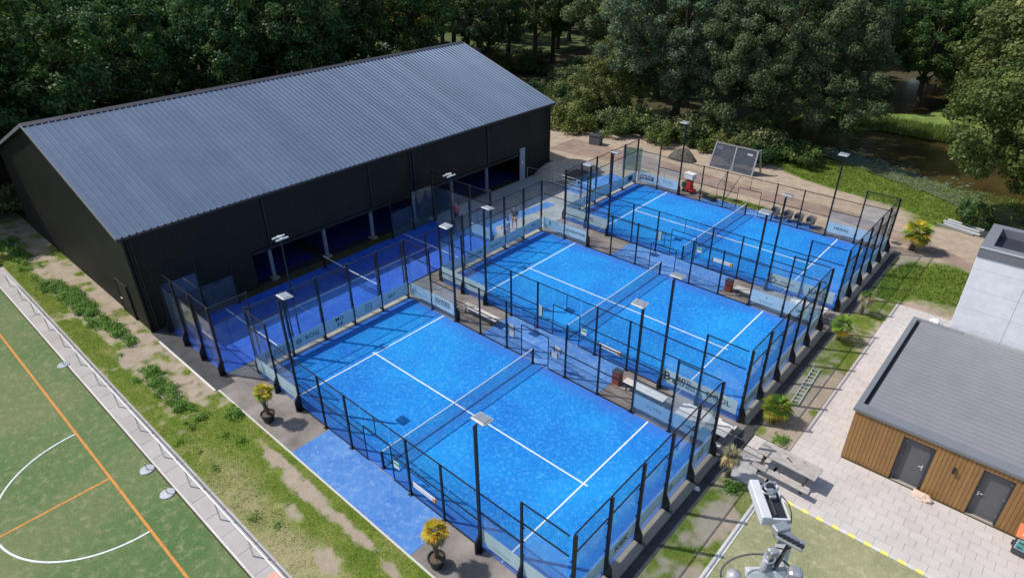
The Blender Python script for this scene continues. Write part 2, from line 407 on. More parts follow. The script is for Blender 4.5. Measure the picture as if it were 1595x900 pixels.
def ell(x, y, cx, cy, rx, ry):
    return max(0., 1-((x-cx)/rx)**2-((y-cy)/ry)**2)
SAND = [(-2.6, -7.85, 2.6, .6), (-4.6, -7.6, 1.6, .35), (-.2, -7.9, 2.0, .45), (2.0, -7.8, 1.6, .3), (-.9, -8.9, 1.3, .5), (4.4, -7.9, 1.2, .3), (2.2, -9.2, 1.2, .5)]
def lawn_cover(x, y):
    c = .95
    edge = -9.35 + 1.0*max(0., min(1., (x+13)/4.)) + .5*nz(x, y, .35, 3) if x < -9 else -7.0
    if x < -26: edge = -9.2+.6*nz(x, y, .4, 3)
    if y > edge: c = .22+.1*nz(x, y, .6, 9)
    for s in SAND: c -= .85*ell(x, y, *s)
    c += .45*nz(x, y, .33, 2)+.65*nz(x, y, .9, 4)+.45*nz(x, y, 2.6, 8)+.10
    if y > -7.5 and x > -9: c += .35
    return c
def lawn_dry(x, y):
    d = max(0., min(1., (-8.3-y)/1.2))*max(0., min(1., (x+11)/7.))*.75+.25*max(0., min(1., (-13-x)/5))*max(0, min(1, (y+9.9)/.4))
    return d+.35*nz(x, y, .5, 21)
patch('lawn', -46, -10.46, 12, -7.06, .16, .012, 'lawn', lawn_cover, dry=lawn_dry)
def strip_cover(x, y):
    c = .72+.5*nz(x, y, .5, 7)+.5*nz(x, y, 1.4, 1)+.4*nz(x, y, 3.1, 5)
    c -= .9*ell(x, y, 12.1, 8.6, 1.4, 1.9)+.8*ell(x, y, 12.3, 12, .7, 3.)+.8*ell(x, y, 11.9, 2.2, .9, 1.6)+.6*ell(x, y, 12.3, -1.5, .5, 2)+.5*ell(x, y, 11.5, 4.6, .8, .6)
    return c
patch('grass_verge', 11.0, -12, 12.8, 4.45, .14, .014, 'lawn', strip_cover, dry=lambda x, y: .15+.6*nz(x, y, .6, 31))
patch('grass_strip', 11.0, 7.55, 12.62, 24.0, .14, .014, 'lawn', strip_cover, dry=lambda x, y: .35+.5*nz(x, y, .6, 31))
def yard_cover(x, y):
    c = -.05+.35*nz(x, y, .18, 11)+.3*nz(x, y, .6, 3)
    if x > -8: c += 1.5*max(0., min(1., (y-40.5+.25*(x-4)+1.5*nz(x, y, .2, 6))/2.))      # bank by the pond
    c += 1.2*ell(x, y, -1., 32.4, 5, 1.0)+1.1*ell(x, y, 14.5, 28.5, 4, 4.6)+1.2*ell(x, y, 11.5, 39, 3, 2.)+1.0*ell(x, y, 12, 26, 1.2, 5.)+1*ell(x, y, 6.5, 31.8, 2.5, .6)+.6*ell(x, y, 4, 36.2, 6, .8)
    c -= 1.2*ell(x, y, 14.5, 36, 2.4, 1.8)
    if y > 42 and x < -8: c += .4
    return c
patch('yard', -26, 24, 22, 49, .35, .008, 'meadow', yard_cover, keep=lambda x, y: not (x < -10 and y < 27.5) and not (x < 11 and y < 30.8))
patch('pond_bank', -12, 49, 34, 62, .5, .008, 'meadow', lambda x, y: 1.1+.4*nz(x, y, .2))
# the far road and the open grass beyond the trees
sheet('far_lawn', [(-190, 10), (-52, 68), (-54, 92), (-150, 60), (-210, 40)], .02, simple('sunlit_far_grass', (.085, .12, .035), .95, var=.55, scale=.12, fine=2))
rd = sheet('far_road', [(-190, 8), (-52, 68), (-54, 74), (-192, 16)], .034, simple('far_asphalt', (.20, .20, .21), .9, var=.15, scale=.5))
# pads and turf
struct('building_margin', MB().prism(rect(-18.2, -7.2, -10.4, -6.22), -.02, .018), 'asphalt')
sheet('court_apron', [(-10.42, -7.06), (6.6, -7.06), (10.5, -7.06), (10.5, 7.4), (12.62, 4.45), (12.62, 7.5), (10.5, 7.5), (10.5, 32.3), (-10.42, 32.3)][:3]+[(10.5, 32.3), (-10.42, 32.3)], .016, 'apron')
sheet('yard_slab', rect(-18.25, 13.8, -10.43, 26.5), .016, 'yard')
sheet('gap_slab', rect(-11.38, -6.2, -10.43, 13.79), .018, 'apron')
sheet('verge_asphalt', rect(10.52, -12, 11.0, 31.5), .018, 'asphalt')
struct('edging_kerb', MB().bb((-10.4, -7.14, -.05), (11, -7.06, .03)), 'kerb')
struct('lawn_edging', MB().bb((-17, -7.3, -.05), (-10.5, -7.2, .035)), 'kerb')
DY = 12.844
for a, b, c_, d_ in ((-3.8, -7.05, 4.2, -5.1), (-4, 5.1, 4, 7.74), (-4, 17.95, 4, 20.57), (-4, 30.8, 5, 31.95)):
    sheet('entrance_turf', rect(a, b, c_, d_), .026, 'bluedusty')
sheet('blue_yard_turf', [(-14.4, 25.6), (-13.1, 31.6), (-11.6, 31.2), (-12.3, 25.6)], .026, 'bluedusty')
sheet('blue_yard_strip', [(-14.3, 13.81), (-11.6, 13.81), (-12.2, 15.3), (-13.2, 16.2), (-12.4, 22.5), (-13.3, 22.5)], .026, 'bluedusty')  # bluish tint at the hall's shadow edge: dust and bounced light as colour
for i in range(3):
    cy = DY*i
    t = sheet('court_turf', rect(-10.0, -5.05, 10.0, 5.05), .034, 'blue'); t.location.y = cy
    for r_ in (rect(-6.985, -5.04, -6.915, 5.04), rect(6.915, -5.04, 6.985, 5.04), rect(-7.16, -.035, -6.987, .035),
               rect(-6.913, -.035, -.02, .035), rect(.02, -.035, 6.913, .035), rect(6.987, -.035, 7.16, .035)):
        MB().prism(r_, .03, .0385).build('painted_line', 'line', t)
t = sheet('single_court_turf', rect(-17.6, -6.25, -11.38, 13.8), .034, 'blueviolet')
SX0, SX1, SY0, SY1, SYM = -17.45, -11.42, -6.2, 13.8, 3.85
for r_ in (rect(SX0, SYM-6.99, SX1, SYM-6.91), rect(SX0, SYM+6.91, SX1, SYM+6.99), rect(-14.47, SYM-7.12, -14.4, SYM-6.992), rect(-14.47, SYM-6.908, -14.4, SYM-.02),
           rect(-14.47, SYM+.02, -14.4, SYM+6.908), rect(-14.47, SYM+6.992, -14.4, SYM+7.12)):
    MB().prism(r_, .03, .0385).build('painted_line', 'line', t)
# sports field on the near side
t = sheet('sports_field', rect(-60, -60, 12.2, -11.5), .02, 'green')
MB().prism(rect(-60, -13.03, 12, -12.93), .0, .0245).build('orange_line', 'orange_line', t)
MB().prism(rect(-8.30, -40, -8.20, -13.032), .0, .0245).build('orange_line', 'orange_line', t)
mb = MB(); N = 60
def arc(rr): return [(-8.25+rr*math.cos(math.pi+math.pi*i/N), -13.034+rr*math.sin(math.pi+math.pi*i/N)) for i in range(N+1)]
A_, B_ = arc(4.03), arc(4.105)
for i in range(N): mb.prism([A_[i], B_[i], B_[i+1], A_[i+1]], .0, .029)
mb.build('white_arc', 'line', t)
# slabs of the path beside it
ps = struct('field_path', MB().bb((-34, -11.44, -.06), (12, -10.46, .03)), 'path')
sm = MB().box((0, 0, .02), (1.225, .86, .06)).mesh('slab')
x = -33.42
while x < 11.5:
    o = link('slab', sm, 'path', ps, bevel=.006, loc=(x, -10.89+rnd.uniform(-.004, .004), rnd.uniform(-.004, .004))); x += 1.24
em = MB().box((0, 0, .01), (1.0, .07, .08)).mesh('edging_block')
for i in range(46): link('edging_block', em, 'kerb', ps, loc=(-33.5+i*1.003, -11.40, 0))
# terrace: tiles laid one by one
tp = struct('terrace_paving', MB().prism(rect(12.64, 4.72, 24, 8.62), -.06, .0).prism(rect(12.64, 8.62, 14.42, 24), -.06, .0).prism(rect(14.42, 17.9, 15.85, 24), -.06, .0).prism(rect(10.52, 4.46, 12.64, 7.5), -.06, .0), 'grout')
tm = MB().box((0, 0, .004), (.591, .437, .04)).mesh('tile')
tiles = []
for (x0, y0, x1, y1) in ((12.64, 4.72, 22.4, 8.62), (12.64, 8.62, 14.42, 24), (14.42, 17.9, 15.85, 24), (11.05, 4.46, 12.64, 7.5)):
    ny = int((y1-y0)/.444+.5)
    for j in range(ny):
        off = .3 if (j % 2) else 0; xx = x0-off
        while xx < x1-.05:
            a = max(xx, x0); b = min(xx+.6, x1)
            if b-a > .1: tiles.append((a, b, y0+(j+.5)*(y1-y0)/ny, (y1-y0)/ny))
            xx += .6
tiles.sort(key=lambda t_: (t_[0]-CX)**2+(t_[2]-CY)**2)
rest = MB()
for k, (a, b, yc, h) in enumerate(tiles):
    if k < 296:
        o = link('tile', tm, 'tile', tp, loc=((a+b)/2, yc, rnd.uniform(-.003, .003))); o.scale = ((b-a-.009)/.591, (h-.009)/.437, 1)
    else: rest.box(((a+b)/2, yc, .004+rnd.uniform(-.003, .003)), (b-a-.009, h-.009, .04))
if rest.v: tag(rest.build('tile_field', 'tile', tp), kind='stuff')
# corner field with its kerb
sheet('small_field', rect(12.86, -30, 30, 4.55), .018, 'straw')
kb = struct('small_field_edging', MB().bb((12.66, -14, -.06), (12.86, 4.7, .0)).bb((12.7, 4.56, -.06), (24, 4.72, .0)), 'grout')
km = MB().box((0, 0, .012), (.286, .15, .05)).mesh('kerb_block'); km.materials.append(MT['kerb'])
kw = MB().box((0, 0, .014), (.23, .43, .055)).mesh('kerb_block'); kw.materials.append(MT['kerb'])
ky = km.copy(); ky.materials.clear(); ky.materials.append(MT['yellow'])
for i in range(38):
    o = link('kerb_block', ky if i % 2 == 0 else km, 'kerb', kb, loc=(13.2+i*.292, 4.64, 0))
    if i % 2 == 0: o['label'] = 'yellow painted kerb block'
for i in range(40):
    o = link('kerb_block', kw, 'kerb', kb, loc=(12.76, 4.40-i*.437, 0))
# pond
PND = [(-9, 52), (-5.5, 49.6), (-2, 49), (.6, 48.2), (3.4, 47.4), (6.2, 46), (9.3, 44.8), (12.3, 43), (16.6, 39.9), (24, 36), (40, 40), (60, 110), (20, 112), (2, 100), (-6, 84), (-7, 60)]
struct('pond', MB().prism(PND, -.1, .024), 'water')
BANK2 = [(-7, 62), (-1.5, 59.5), (2.5, 62), (6.5, 62.3), (9.5, 64.2), (16, 64), (22, 66), (24, 88), (8, 88), (4.5, 76), (3.5, 70.5), (-1.5, 67.5), (-7, 70)]
struct('pond_spit', MB().prism(BANK2, -.1, .2), simple('lush_bank', (.16, .24, .05), .95, var=.5, scale=.6, fine=5))
# brick paths of the yard
bp = MB()
for q in ([(-22, 33.4), (-11.5, 34.6), (-4, 34.3), (6, 34.4), (12.5, 32.6), (17, 30.4), (17.3, 31.8), (12.5, 34.2), (6, 36.3), (-4, 36.6), (-12, 37.6), (-22, 37.6)],): bp.prism(q, -.02, .02)
struct('brick_path', bp, 'brick')

# ------------------------------------------------------------------ the black hall
HX, HY0, HY1, RX, RZ, EZ = -18.3, -7.1, 28.85, -29.4, 9.9, 6.12
HB = -40.5
hall = thing('sports_hall', 'large black clad sports hall with a blue grey ribbed pitched roof', 'hall', (HX, HY0, 0))
def hl(x, y, z): return (x-HX, y-HY0, z)
def ribwall(mb, p0, p1, z0, z1, out, pitch=.3, zt=None):
    """trapezoid-ribbed cladding between two plan points, ribs standing out along 'out'"""
    p0 = Vector(p0); p1 = Vector(p1); L = (p1-p0).length; t = (p1-p0)/L; o = Vector(out)
    n = max(1, int(L/pitch+.5)); pt = L/n; prof = []
    for i in range(n):
        prof += [(i*pt, 0), (i*pt+pt*.55, 0), (i*pt+pt*.63, .014), (i*pt+pt*.92, .014)]
    prof.append((L, 0)); k = len(mb.v)
    for s, h in prof:
        q = p0+t*s+o*h; top = zt(q.x, q.y) if zt else z1
        mb.v += [(q.x, q.y, z0), (q.x, q.y, top)]
    for i in range(len(prof)-1):
        a = k+2*i; mb.f.append((a, a+2, a+3, a+1))
def roofz(x): return RZ-(abs(x-RX))*(RZ-EZ)/(HX-RX)
OP0, OP1, OPZ = -.4, 24.9, 2.5
# front wall above the opening, bay by bay
ys = [HY0, .9, 8.9, 12.9, 20.8, HY1]
for a, b in zip(ys[:-1], ys[1:]):
    mb = MB(); ribwall(mb, hl(HX, a+.06, 0)[:2], hl(HX, b-.06, 0)[:2], OPZ, EZ-.02, (1, 0)); mb.bb(hl(HX-.15, a, OPZ), hl(HX-.02, b, EZ-.05)); mb.build('cladding_panel', 'clad', hall)
for a, b in ((HY0, OP0), (OP1, HY1)):
    mb = MB(); ribwall(mb, hl(HX, a, 0)[:2], hl(HX, b, 0)[:2], 0, OPZ, (1, 0)); mb.bb(hl(HX-.15, a, 0), hl(HX-.02, b, OPZ)); mb.build('cladding_panel', 'clad', hall)
for a in (ys[1], ys[2], ys[3], ys[4]): MB().bb(hl(HX-.01, a-.07, OPZ), hl(HX+.10, a+.07, EZ-.05)).build('wall_trim', 'trim', hall)
for a in (HY0, HY1): MB().bb(hl(HX-.02, a-.06, 0), hl(HX+.08, a+.06, EZ)).build('corner_trim', 'trim', hall)
MB().bb(hl(HX-.16, OP0, OPZ-.22), hl(HX+.09, OP1, OPZ)).bb(hl(HX+.09, OP0, OPZ-.06), hl(HX+.13, OP1, OPZ-.01)).build('lintel', 'trim', hall)
# gable walls in wide sheets
for yy, o in ((HY0, -1), (HY1, 1)):
    n = 11; w = (HX-HB)/n
    for i in range(n):
        mb = MB(); xa = HB+i*w; xb = xa+w-.012
        ribwall(mb, hl(xa, yy, 0)[:2], hl(xb, yy, 0)[:2], 0, 0, (0, o), .27, zt=lambda x_, y_: roofz(x_+HX)-.05)
        mb.build('cladding_panel', 'clad', hall)
    a_, b_, c_ = hl(HB, yy-o*.1, 0), hl(HX, yy-o*.1, 0), hl(RX, yy-o*.1, 0)
    MB().add([(a_[0], a_[1], 0), (b_[0], b_[1], 0), (b_[0], b_[1], EZ-.1), (c_[0], c_[1], RZ-.1), (a_[0], a_[1], EZ-.1),
              (a_[0], a_[1]-o*.05, 0), (b_[0], b_[1]-o*.05, 0), (b_[0], b_[1]-o*.05, EZ-.1), (c_[0], c_[1]-o*.05, RZ-.1), (a_[0], a_[1]-o*.05, EZ-.1)],
             [(0, 1, 2, 3, 4), (9, 8, 7, 6, 5), (0, 5, 6, 1), (1, 6, 7, 2), (2, 7, 8, 3), (3, 8, 9, 4), (4, 9, 5, 0)]).build('gable_lining', 'dark', hall)
MB().bb(hl(HB, HY0, 0), hl(HB+.15, HY1, EZ-.05)).build('rear_wall', 'clad', hall)
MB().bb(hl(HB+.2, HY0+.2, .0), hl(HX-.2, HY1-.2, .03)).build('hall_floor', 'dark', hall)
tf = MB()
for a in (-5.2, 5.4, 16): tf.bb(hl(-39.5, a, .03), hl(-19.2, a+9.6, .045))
tf.build('indoor_turf', simple('indoor_shaded_turf', (.004, .018, .17), .9), hall)  # navy instead of court blue: the hall's shade is put into the colour
# roof sheets
def roof_mesh(sgn, w=1.09, ribs=3):
    pts = []; p = w/ribs
    for i in range(ribs): pts += [(i*p, 0), (i*p+p*.62, 0), (i*p+p*.72, .055), (i*p+p*.86, .055), (i*p+p*.96, 0)]
    pts.append((w, 0)); mb = MB(); xe = (HX+.32) if sgn > 0 else HB-.3
    for s, h in pts:
        mb.v += [(RX-HX, s, RZ+h), (xe-HX, s, (RZ-(abs(xe-RX))*(RZ-EZ)/(HX-RX))+h)]
    for i in range(len(pts)-1):
        a = 2*i; mb.f.append((a, a+2, a+3, a+1) if sgn < 0 else (a, a+1, a+3, a+2))
    return mb.mesh('roof_sheet')
for sgn in (1, -1):
    me = roof_mesh(sgn); y = HY0-.28; n = 33; w = (HY1+.28-y)/n
    for i in range(n):
        o = link('roof_sheet', me, 'roof', hall, loc=(0, y-HY0+i*w, .02+(i % 2)*.003)); o.scale = (1, (w+.004)/1.09, 1)
k = (RZ-EZ)/(HX-RX)
MB().add([(RX-HX-.28, -.3, RZ-.02), (RX-HX, -.3, RZ+.12), (RX-HX+.30, -.3, RZ-.02), (RX-HX-.28, HY1-HY0+.3, RZ-.02), (RX-HX, HY1-HY0+.3, RZ+.12), (RX-HX+.30, HY1-HY0+.3, RZ-.02)],
         [(0, 3, 4, 1), (1, 4, 5, 2), (0, 1, 2), (5, 4, 3), (0, 2, 5, 3)]).build('ridge_cap', 'ridge', hall)
for yy in (HY0-.29, HY1+.29):
    for sg in (1, -1):
        xe = HX+.33 if sg > 0 else HB-.3
        MB().bar((RX-HX, yy-HY0, RZ+.0), (xe-HX, yy-HY0, RZ-abs(xe-RX)*k+.0), .05, .18).build('verge_trim', 'shedtrim', hall)
MB().bb(hl(HX+.30, HY0-.28, EZ-.24), hl(HX+.42, HY1+.28, EZ-.12)).build('gutter', 'trim', hall)
MB().bb(hl(HX-.1, HY0-.05, EZ-.16), hl(HX+.30, HY1+.05, EZ-.10)).build('soffit', 'trim', hall)
for a in (HY0+.35, HY1-.35, 12.55): MB().tube([hl(HX+.14, a, EZ-.2), hl(HX+.14, a, OPZ+.05 if a == 12.55 else .1)], .05, 10).build('downpipe', 'trim', hall)
# columns standing in the opening
for a in (.9, 4.95, 8.9, 12.9, 16.9, 20.95):
    mb = MB(); cx, cy = HX-.35, a
    mb.bb(hl(cx-.10, cy-.09, 0), hl(cx+.10, cy-.075, OPZ+.6)).bb(hl(cx-.10, cy+.075, 0), hl(cx+.10, cy+.09, OPZ+.6)).bb(hl(cx-.008, cy-.075, 0), hl(cx+.008, cy+.075, OPZ+.6))
    c = mb.build('column', 'column', hall)
    MB().bb(hl(cx-.24, cy-.24, 0), hl(cx+.24, cy+.24, .16)).build('column_base', 'apron', c)
# tall pale door leaf at the far end of the opening
d = MB().bb(hl(HX+.04, 24.72, 0), hl(HX+.14, 25.35, 2.9)).build('door_post', 'column', hall); MB().bb(hl(HX+.14, 24.95, 1.5), hl(HX+.16, 25.1, 1.75)).build('door_notice', 'whitesign', d)
# door in the gable
dr = MB().bb(hl(-21.85, HY0-.07, 0), hl(-20.3, HY0-.045, 2.2)).build('side_door', 'clad', hall)
mb = MB(); mb.bb(hl(-21.93, HY0-.10, 0), hl(-21.86, HY0-.02, 2.28)).bb(hl(-20.29, HY0-.10, 0), hl(-20.22, HY0-.02, 2.28)).bb(hl(-21.86, HY0-.10, 2.21), hl(-20.29, HY0-.02, 2.28)); mb.build('door_frame', 'trim', dr)
MB().bb(hl(-21.7, HY0-.14, 1.0), hl(-21.45, HY0-.10, 1.06)).build('door_handle', 'whitemetal', dr)

# ------------------------------------------------------------------ timber shed and pale building
SX, SY, SZ = 14.42, 8.75, 2.72
shed = thing('timber_shed', 'low timber clad shed with two grey doors and a grey ribbed roof', 'shed', (SX, SY, 0))
SW, SD = 13., 8.95
# facade planks, leaving the two door openings
D1, D2, DH = (1.96, 2.98), (4.62, 5.64), 2.30
PW = .145; n = int(SW/PW)
def plank_mesh(h): return MB().box((0, 0, h/2), (PW-.014, .035, h)).mesh('plank')
pmF, pmS, pmD = plank_mesh(SZ-.10), plank_mesh(SZ-.10-DH-.03), None
for i in range(int(9.2/PW)):
    xc = (i+.5)*PW
    indoor = any(a-.02 < xc < b+.02 for a, b in (D1, D2))
    link('plank', pmS if indoor else pmF, 'plank', shed, loc=(xc, -.02+rnd.uniform(-.003, .003), DH+.03 if indoor else .02))
for i in range(int(SD/PW)):
    o = link('plank', pmF, 'plank', shed, loc=(-.02, (i+.5)*PW, .02), rz=R(90))
mb = MB(); mb.bb((.02, .005, 0), (D1[0], .12, SZ-.1)).bb((D1[1], .005, 0), (D2[0], .12, SZ-.1)).bb((D2[1], .005, 0), (SW, .12, SZ-.1)).bb((D1[0], .005, DH), (D1[1], .12, SZ-.1)).bb((D2[0], .005, DH), (D2[1], .12, SZ-.1)).bb((.005, .12, 0), (.12, SD, SZ-.1)).bb((SW-.12, .12, 0), (SW, SD, SZ-.1)).bb((.12, SD-.12, 0), (SW-.12, SD, SZ-.1))
mb.build('wall', 'doordark', shed)
for (a, b), hs in ((D1, 1), (D2, -1)):
    dr = MB().bb((a+.05, .13, .02), (b-.05, .17, DH-.03)).build('door', 'doorgrey', shed)
    MB().bb((a, .0, 0), (a+.05, .20, DH)).bb((b-.05, .0, 0), (b, .20, DH)).bb((a+.05, .0, DH-.04), (b-.05, .20, DH)).build('door_frame', 'doordark', dr)
    MB().bb((a, -.03, 0), (b, .21, .018)).build('threshold', 'concrete', dr)
    hx = b-.16 if hs > 0 else a+.16
    MB().bb((hx-.025, .105, .98), (hx+.025, .13, 1.2)).bar((hx, .09, 1.13), (hx-hs*.14, .07, 1.13), .025).build('door_handle', 'whitemetal', dr)
    for zz in (.3, 1.2, 2.0): MB().bb((a+.06 if hs > 0 else b-.08, .115, zz), (a+.08 if hs > 0 else b-.06, .131, zz+.09)).build('hinge', 'galv', dr)
MB().box((3.80, -.10, 1.8), (.10, .12, .16)).tube([(3.80, -.10, 1.72), (3.80, -.10, 1.60)], [.05, .035], 10).build('wall_lamp', 'lampdark', shed)
# roof: flat trims round a ribbed field
MB().bb((-.12, -.12, SZ-.12), (SW, .42, SZ+.03)).build('roof_edge', 'shedtrim', shed, bevel=.01)
MB().bb((-.12, .42, SZ-.12), (.10, SD, SZ+.03)).build('roof_edge', 'shedtrim', shed, bevel=.01)
MB().bb((-.12, SD-.0, SZ-.12), (2.1, SD+.22, SZ+.03)).build('roof_edge', 'shedtrim', shed, bevel=.01)
MB().bb((.10, .42, SZ-.18), (.30, SD, SZ-.12)).build('roof_gutter', 'trim', shed)
rp = MB(); pts = [(0, .0), (.003, .040), (.15, .043), (.302, .040), (.305, 0), (.322, 0)]
for s, h in pts: rp.v += [(0, s, h), (SW-.28, s, h)]
for i in range(len(pts)-1): rp.f.append((2*i, 2*i+1, 2*i+3, 2*i+2))
rp.v += [(0, 0, -.05), (0, .322, -.05)]; rp.f.append((0, 2, 4, 6, 8, 10, 13, 12))
rpm = rp.mesh('roof_strip'); yy = .42
while yy < SD-.1:
    link('roof_strip', rpm, 'shedroof', shed, loc=(.28, yy, SZ-.04)); yy += .322
MB().bb((.28, .42, SZ-.12), (SW, SD, SZ-.10)).build('roof_deck', 'trim', shed)

TX, TY, TZ = 15.86, 18.05, 7.14
tow = thing('panelled_building', 'tall pale grey building with large flat facade panels behind the timber shed', 'building', (TX, TY, 0))
TW, TD = 12., 3.3
MB().bb((.03, .03, 0), (TW, TD, TZ-.4)).build('wall_core', 'doordark', tow)
fm = MB().box((0, 0, 0), (2.11, .04, 1.028)).mesh('facade_panel')
for r_ in range(7):
    zc = TZ-.06-.52-r_*1.042
    if zc < .4: continue
    off = 0
    for c_ in range(6):
        if r_ in (0,) and False: continue
        link('facade_panel', fm, 'facade', tow, loc=(1.055+.004+c_*2.122-off, .005, zc))
sm_ = MB().box((0, 0, 0), (.04, 1.09, 1.028)).mesh('side_panel')
for r_ in range(7):
    for c_ in range(3): link('facade_panel', sm_, 'facade', tow, loc=(.005, .56+c_*1.1, TZ-.58-r_*1.042))
# parapet with a sunken roof
mb = MB(); mb.bb((-.03, -.05, TZ-.5), (TW, .42, TZ+.02)).bb((-.03, .42, TZ-.5), (.42, TD-.40, TZ+.02)).bb((-.03, TD-.40, TZ-.5), (TW, TD, TZ+.02)); mb.build('parapet', 'shedtrim', tow, bevel=.01)
MB().bb((-.05, -.07, TZ-.04), (TW, -.05, TZ+.03)).build('parapet_trim', 'whitemetal', tow)
MB().bb((.42, .42, TZ-.55), (TW, TD-.40, TZ-.45)).build('roof_surface', 'gravelroof', tow)

# ------------------------------------------------------------------ court enclosures
_mc = {}
def post_mesh(h, w=.08, gus=0):
    k = ('p', h, w, gus)
    if k not in _mc:
        mb = MB().box((0, 0, h/2), (w, w, h)).box((0, 0, .035), (.20, .20, .02)).box((0, 0, h+.008), (w+.012, w+.012, .016))
        if h > 3.5:
            for z_ in (.7, 1.4, 2.1, 2.8): mb.box((-w/2-.015, 0, z_), (.03, w+.07, .05))
        if gus: mb.add([(w/2, -.012*3, .0), (w/2+.20, -.036, .0), (w/2+.20, -.036, .55), (w/2, -.036, .95), (w/2, .036, .0), (w/2+.20, .036, .0), (w/2+.20, .036, .55), (w/2, .036, .95)],
                       [(0, 1, 2, 3), (7, 6, 5, 4), (1, 5, 6, 2), (2, 6, 7, 3), (0, 4, 5, 1)])
        _mc[k] = mb.mesh('post')
    return _mc[k]
def mesh_panel(w, h, p=.065, t=.0028):
    k = ('m', w, h)
    if k not in _mc:
        mb = MB(); n = int(w/p+.5); m = int(h/p+.5)
        for i in range(1, n): mb.box((w*i/n-w/2, 0, h/2), (t, t, h))
        for j in range(1, m): mb.box((0, t, h*j/m), (w, t, t))
        _mc[k] = mb.mesh('mesh_panel')
    return _mc[k]
def glass_panel(w, h):
    k = ('g', w, h)
    if k not in _mc: _mc[k] = MB().box((0, 0, h/2), (w, .012, h)).mesh('glass_panel')
    return _mc[k]
def rail_mesh(w, t=.04):
    k = ('r', w, t)
    if k not in _mc: _mc[k] = MB().box((0, 0, 0), (w, t, t)).mesh('rail')
    return _mc[k]
def seg(T, a, b, plan, out):
    """one 2 m bay from a to b (plan points in local axes); plan: 'G4' glass 3 m + mesh to 4, 'G3' glass 2 m + mesh to 3, 'M' mesh to 3"""
    a = Vector(a).to_3d(); b = Vector(b).to_3d(); L = (b-a).length; c = (a+b)/2; rz = math.atan2(b.y-a.y, b.x-a.x); w = round(L-.09, 3)
    def put(me, name, m, z): link(name, me, m, T, loc=(c.x, c.y, z), rz=rz)
    if plan == 'G4':
        put(glass_panel(w, 2.93), 'glass_panel', 'glass', .06); put(rail_mesh(w), 'rail', 'black', 3.02); put(mesh_panel(w, .94), 'mesh_panel', 'wire', 3.03); put(rail_mesh(w), 'rail', 'black', 3.98)
    elif plan == 'G3':
        put(glass_panel(w, 1.93), 'glass_panel', 'glass', .06); put(rail_mesh(w), 'rail', 'black', 2.02); put(mesh_panel(w, .94), 'mesh_panel', 'wire', 2.03); put(rail_mesh(w), 'rail', 'black', 2.98)
    elif plan == 'M':
        put(mesh_panel(w, 2.9), 'mesh_panel', 'wire', .06)
        for z in (.06, 1.5, 2.98): put(rail_mesh(w), 'rail', 'black', z)
def side_run(T, y, out, x0=-10, sx=1):
    """long side of a 20 m court, posts every 2 m, open gate in the middle"""
    plans = ['G4', 'G3', 'M', 'M', None, None, 'M', 'M', 'G3', 'G4']
    for i in range(10):
        if plans[i]: seg(T, (x0+2*i, y), (x0+2*i+2, y), plans[i], out)
    for s in (-1, 1):
        seg(T, (x0+10+s*.93, y), (x0+10+s*2, y), 'M', out)
        link('gate_post', _mc.setdefault('gp', MB().box((0, 0, 1.0), (.04, .04, 2.0)).mesh('gate_post')), 'black', T, loc=(x0+10+s*.91, y, 0))
    for z in (2.0, 2.98): link('rail', rail_mesh(1.8), 'black', T, loc=(x0+10, y, z))
    link('mesh_panel', mesh_panel(1.8, .93), 'wire', T, loc=(x0+10, y, 2.03))
    link('gate_post', _mc.setdefault('gs', MB().box((0, 0, 2.5), (.03, .03, .95)).mesh('gate_stub')), 'black', T, loc=(x0+10, y, 0))
    for xx in (-8, -6, -4, -2, 2, 4, 6, 8):
        if abs(xx) == 6: continue          # the lamp poles stand there
        link('post', post_mesh(4.0 if abs(xx) == 8 else 3.0, .08, 1 if abs(xx) == 8 else 0), 'black', T, loc=(x0+10+xx, y+out*.03, 0), rz=R(90)*out)
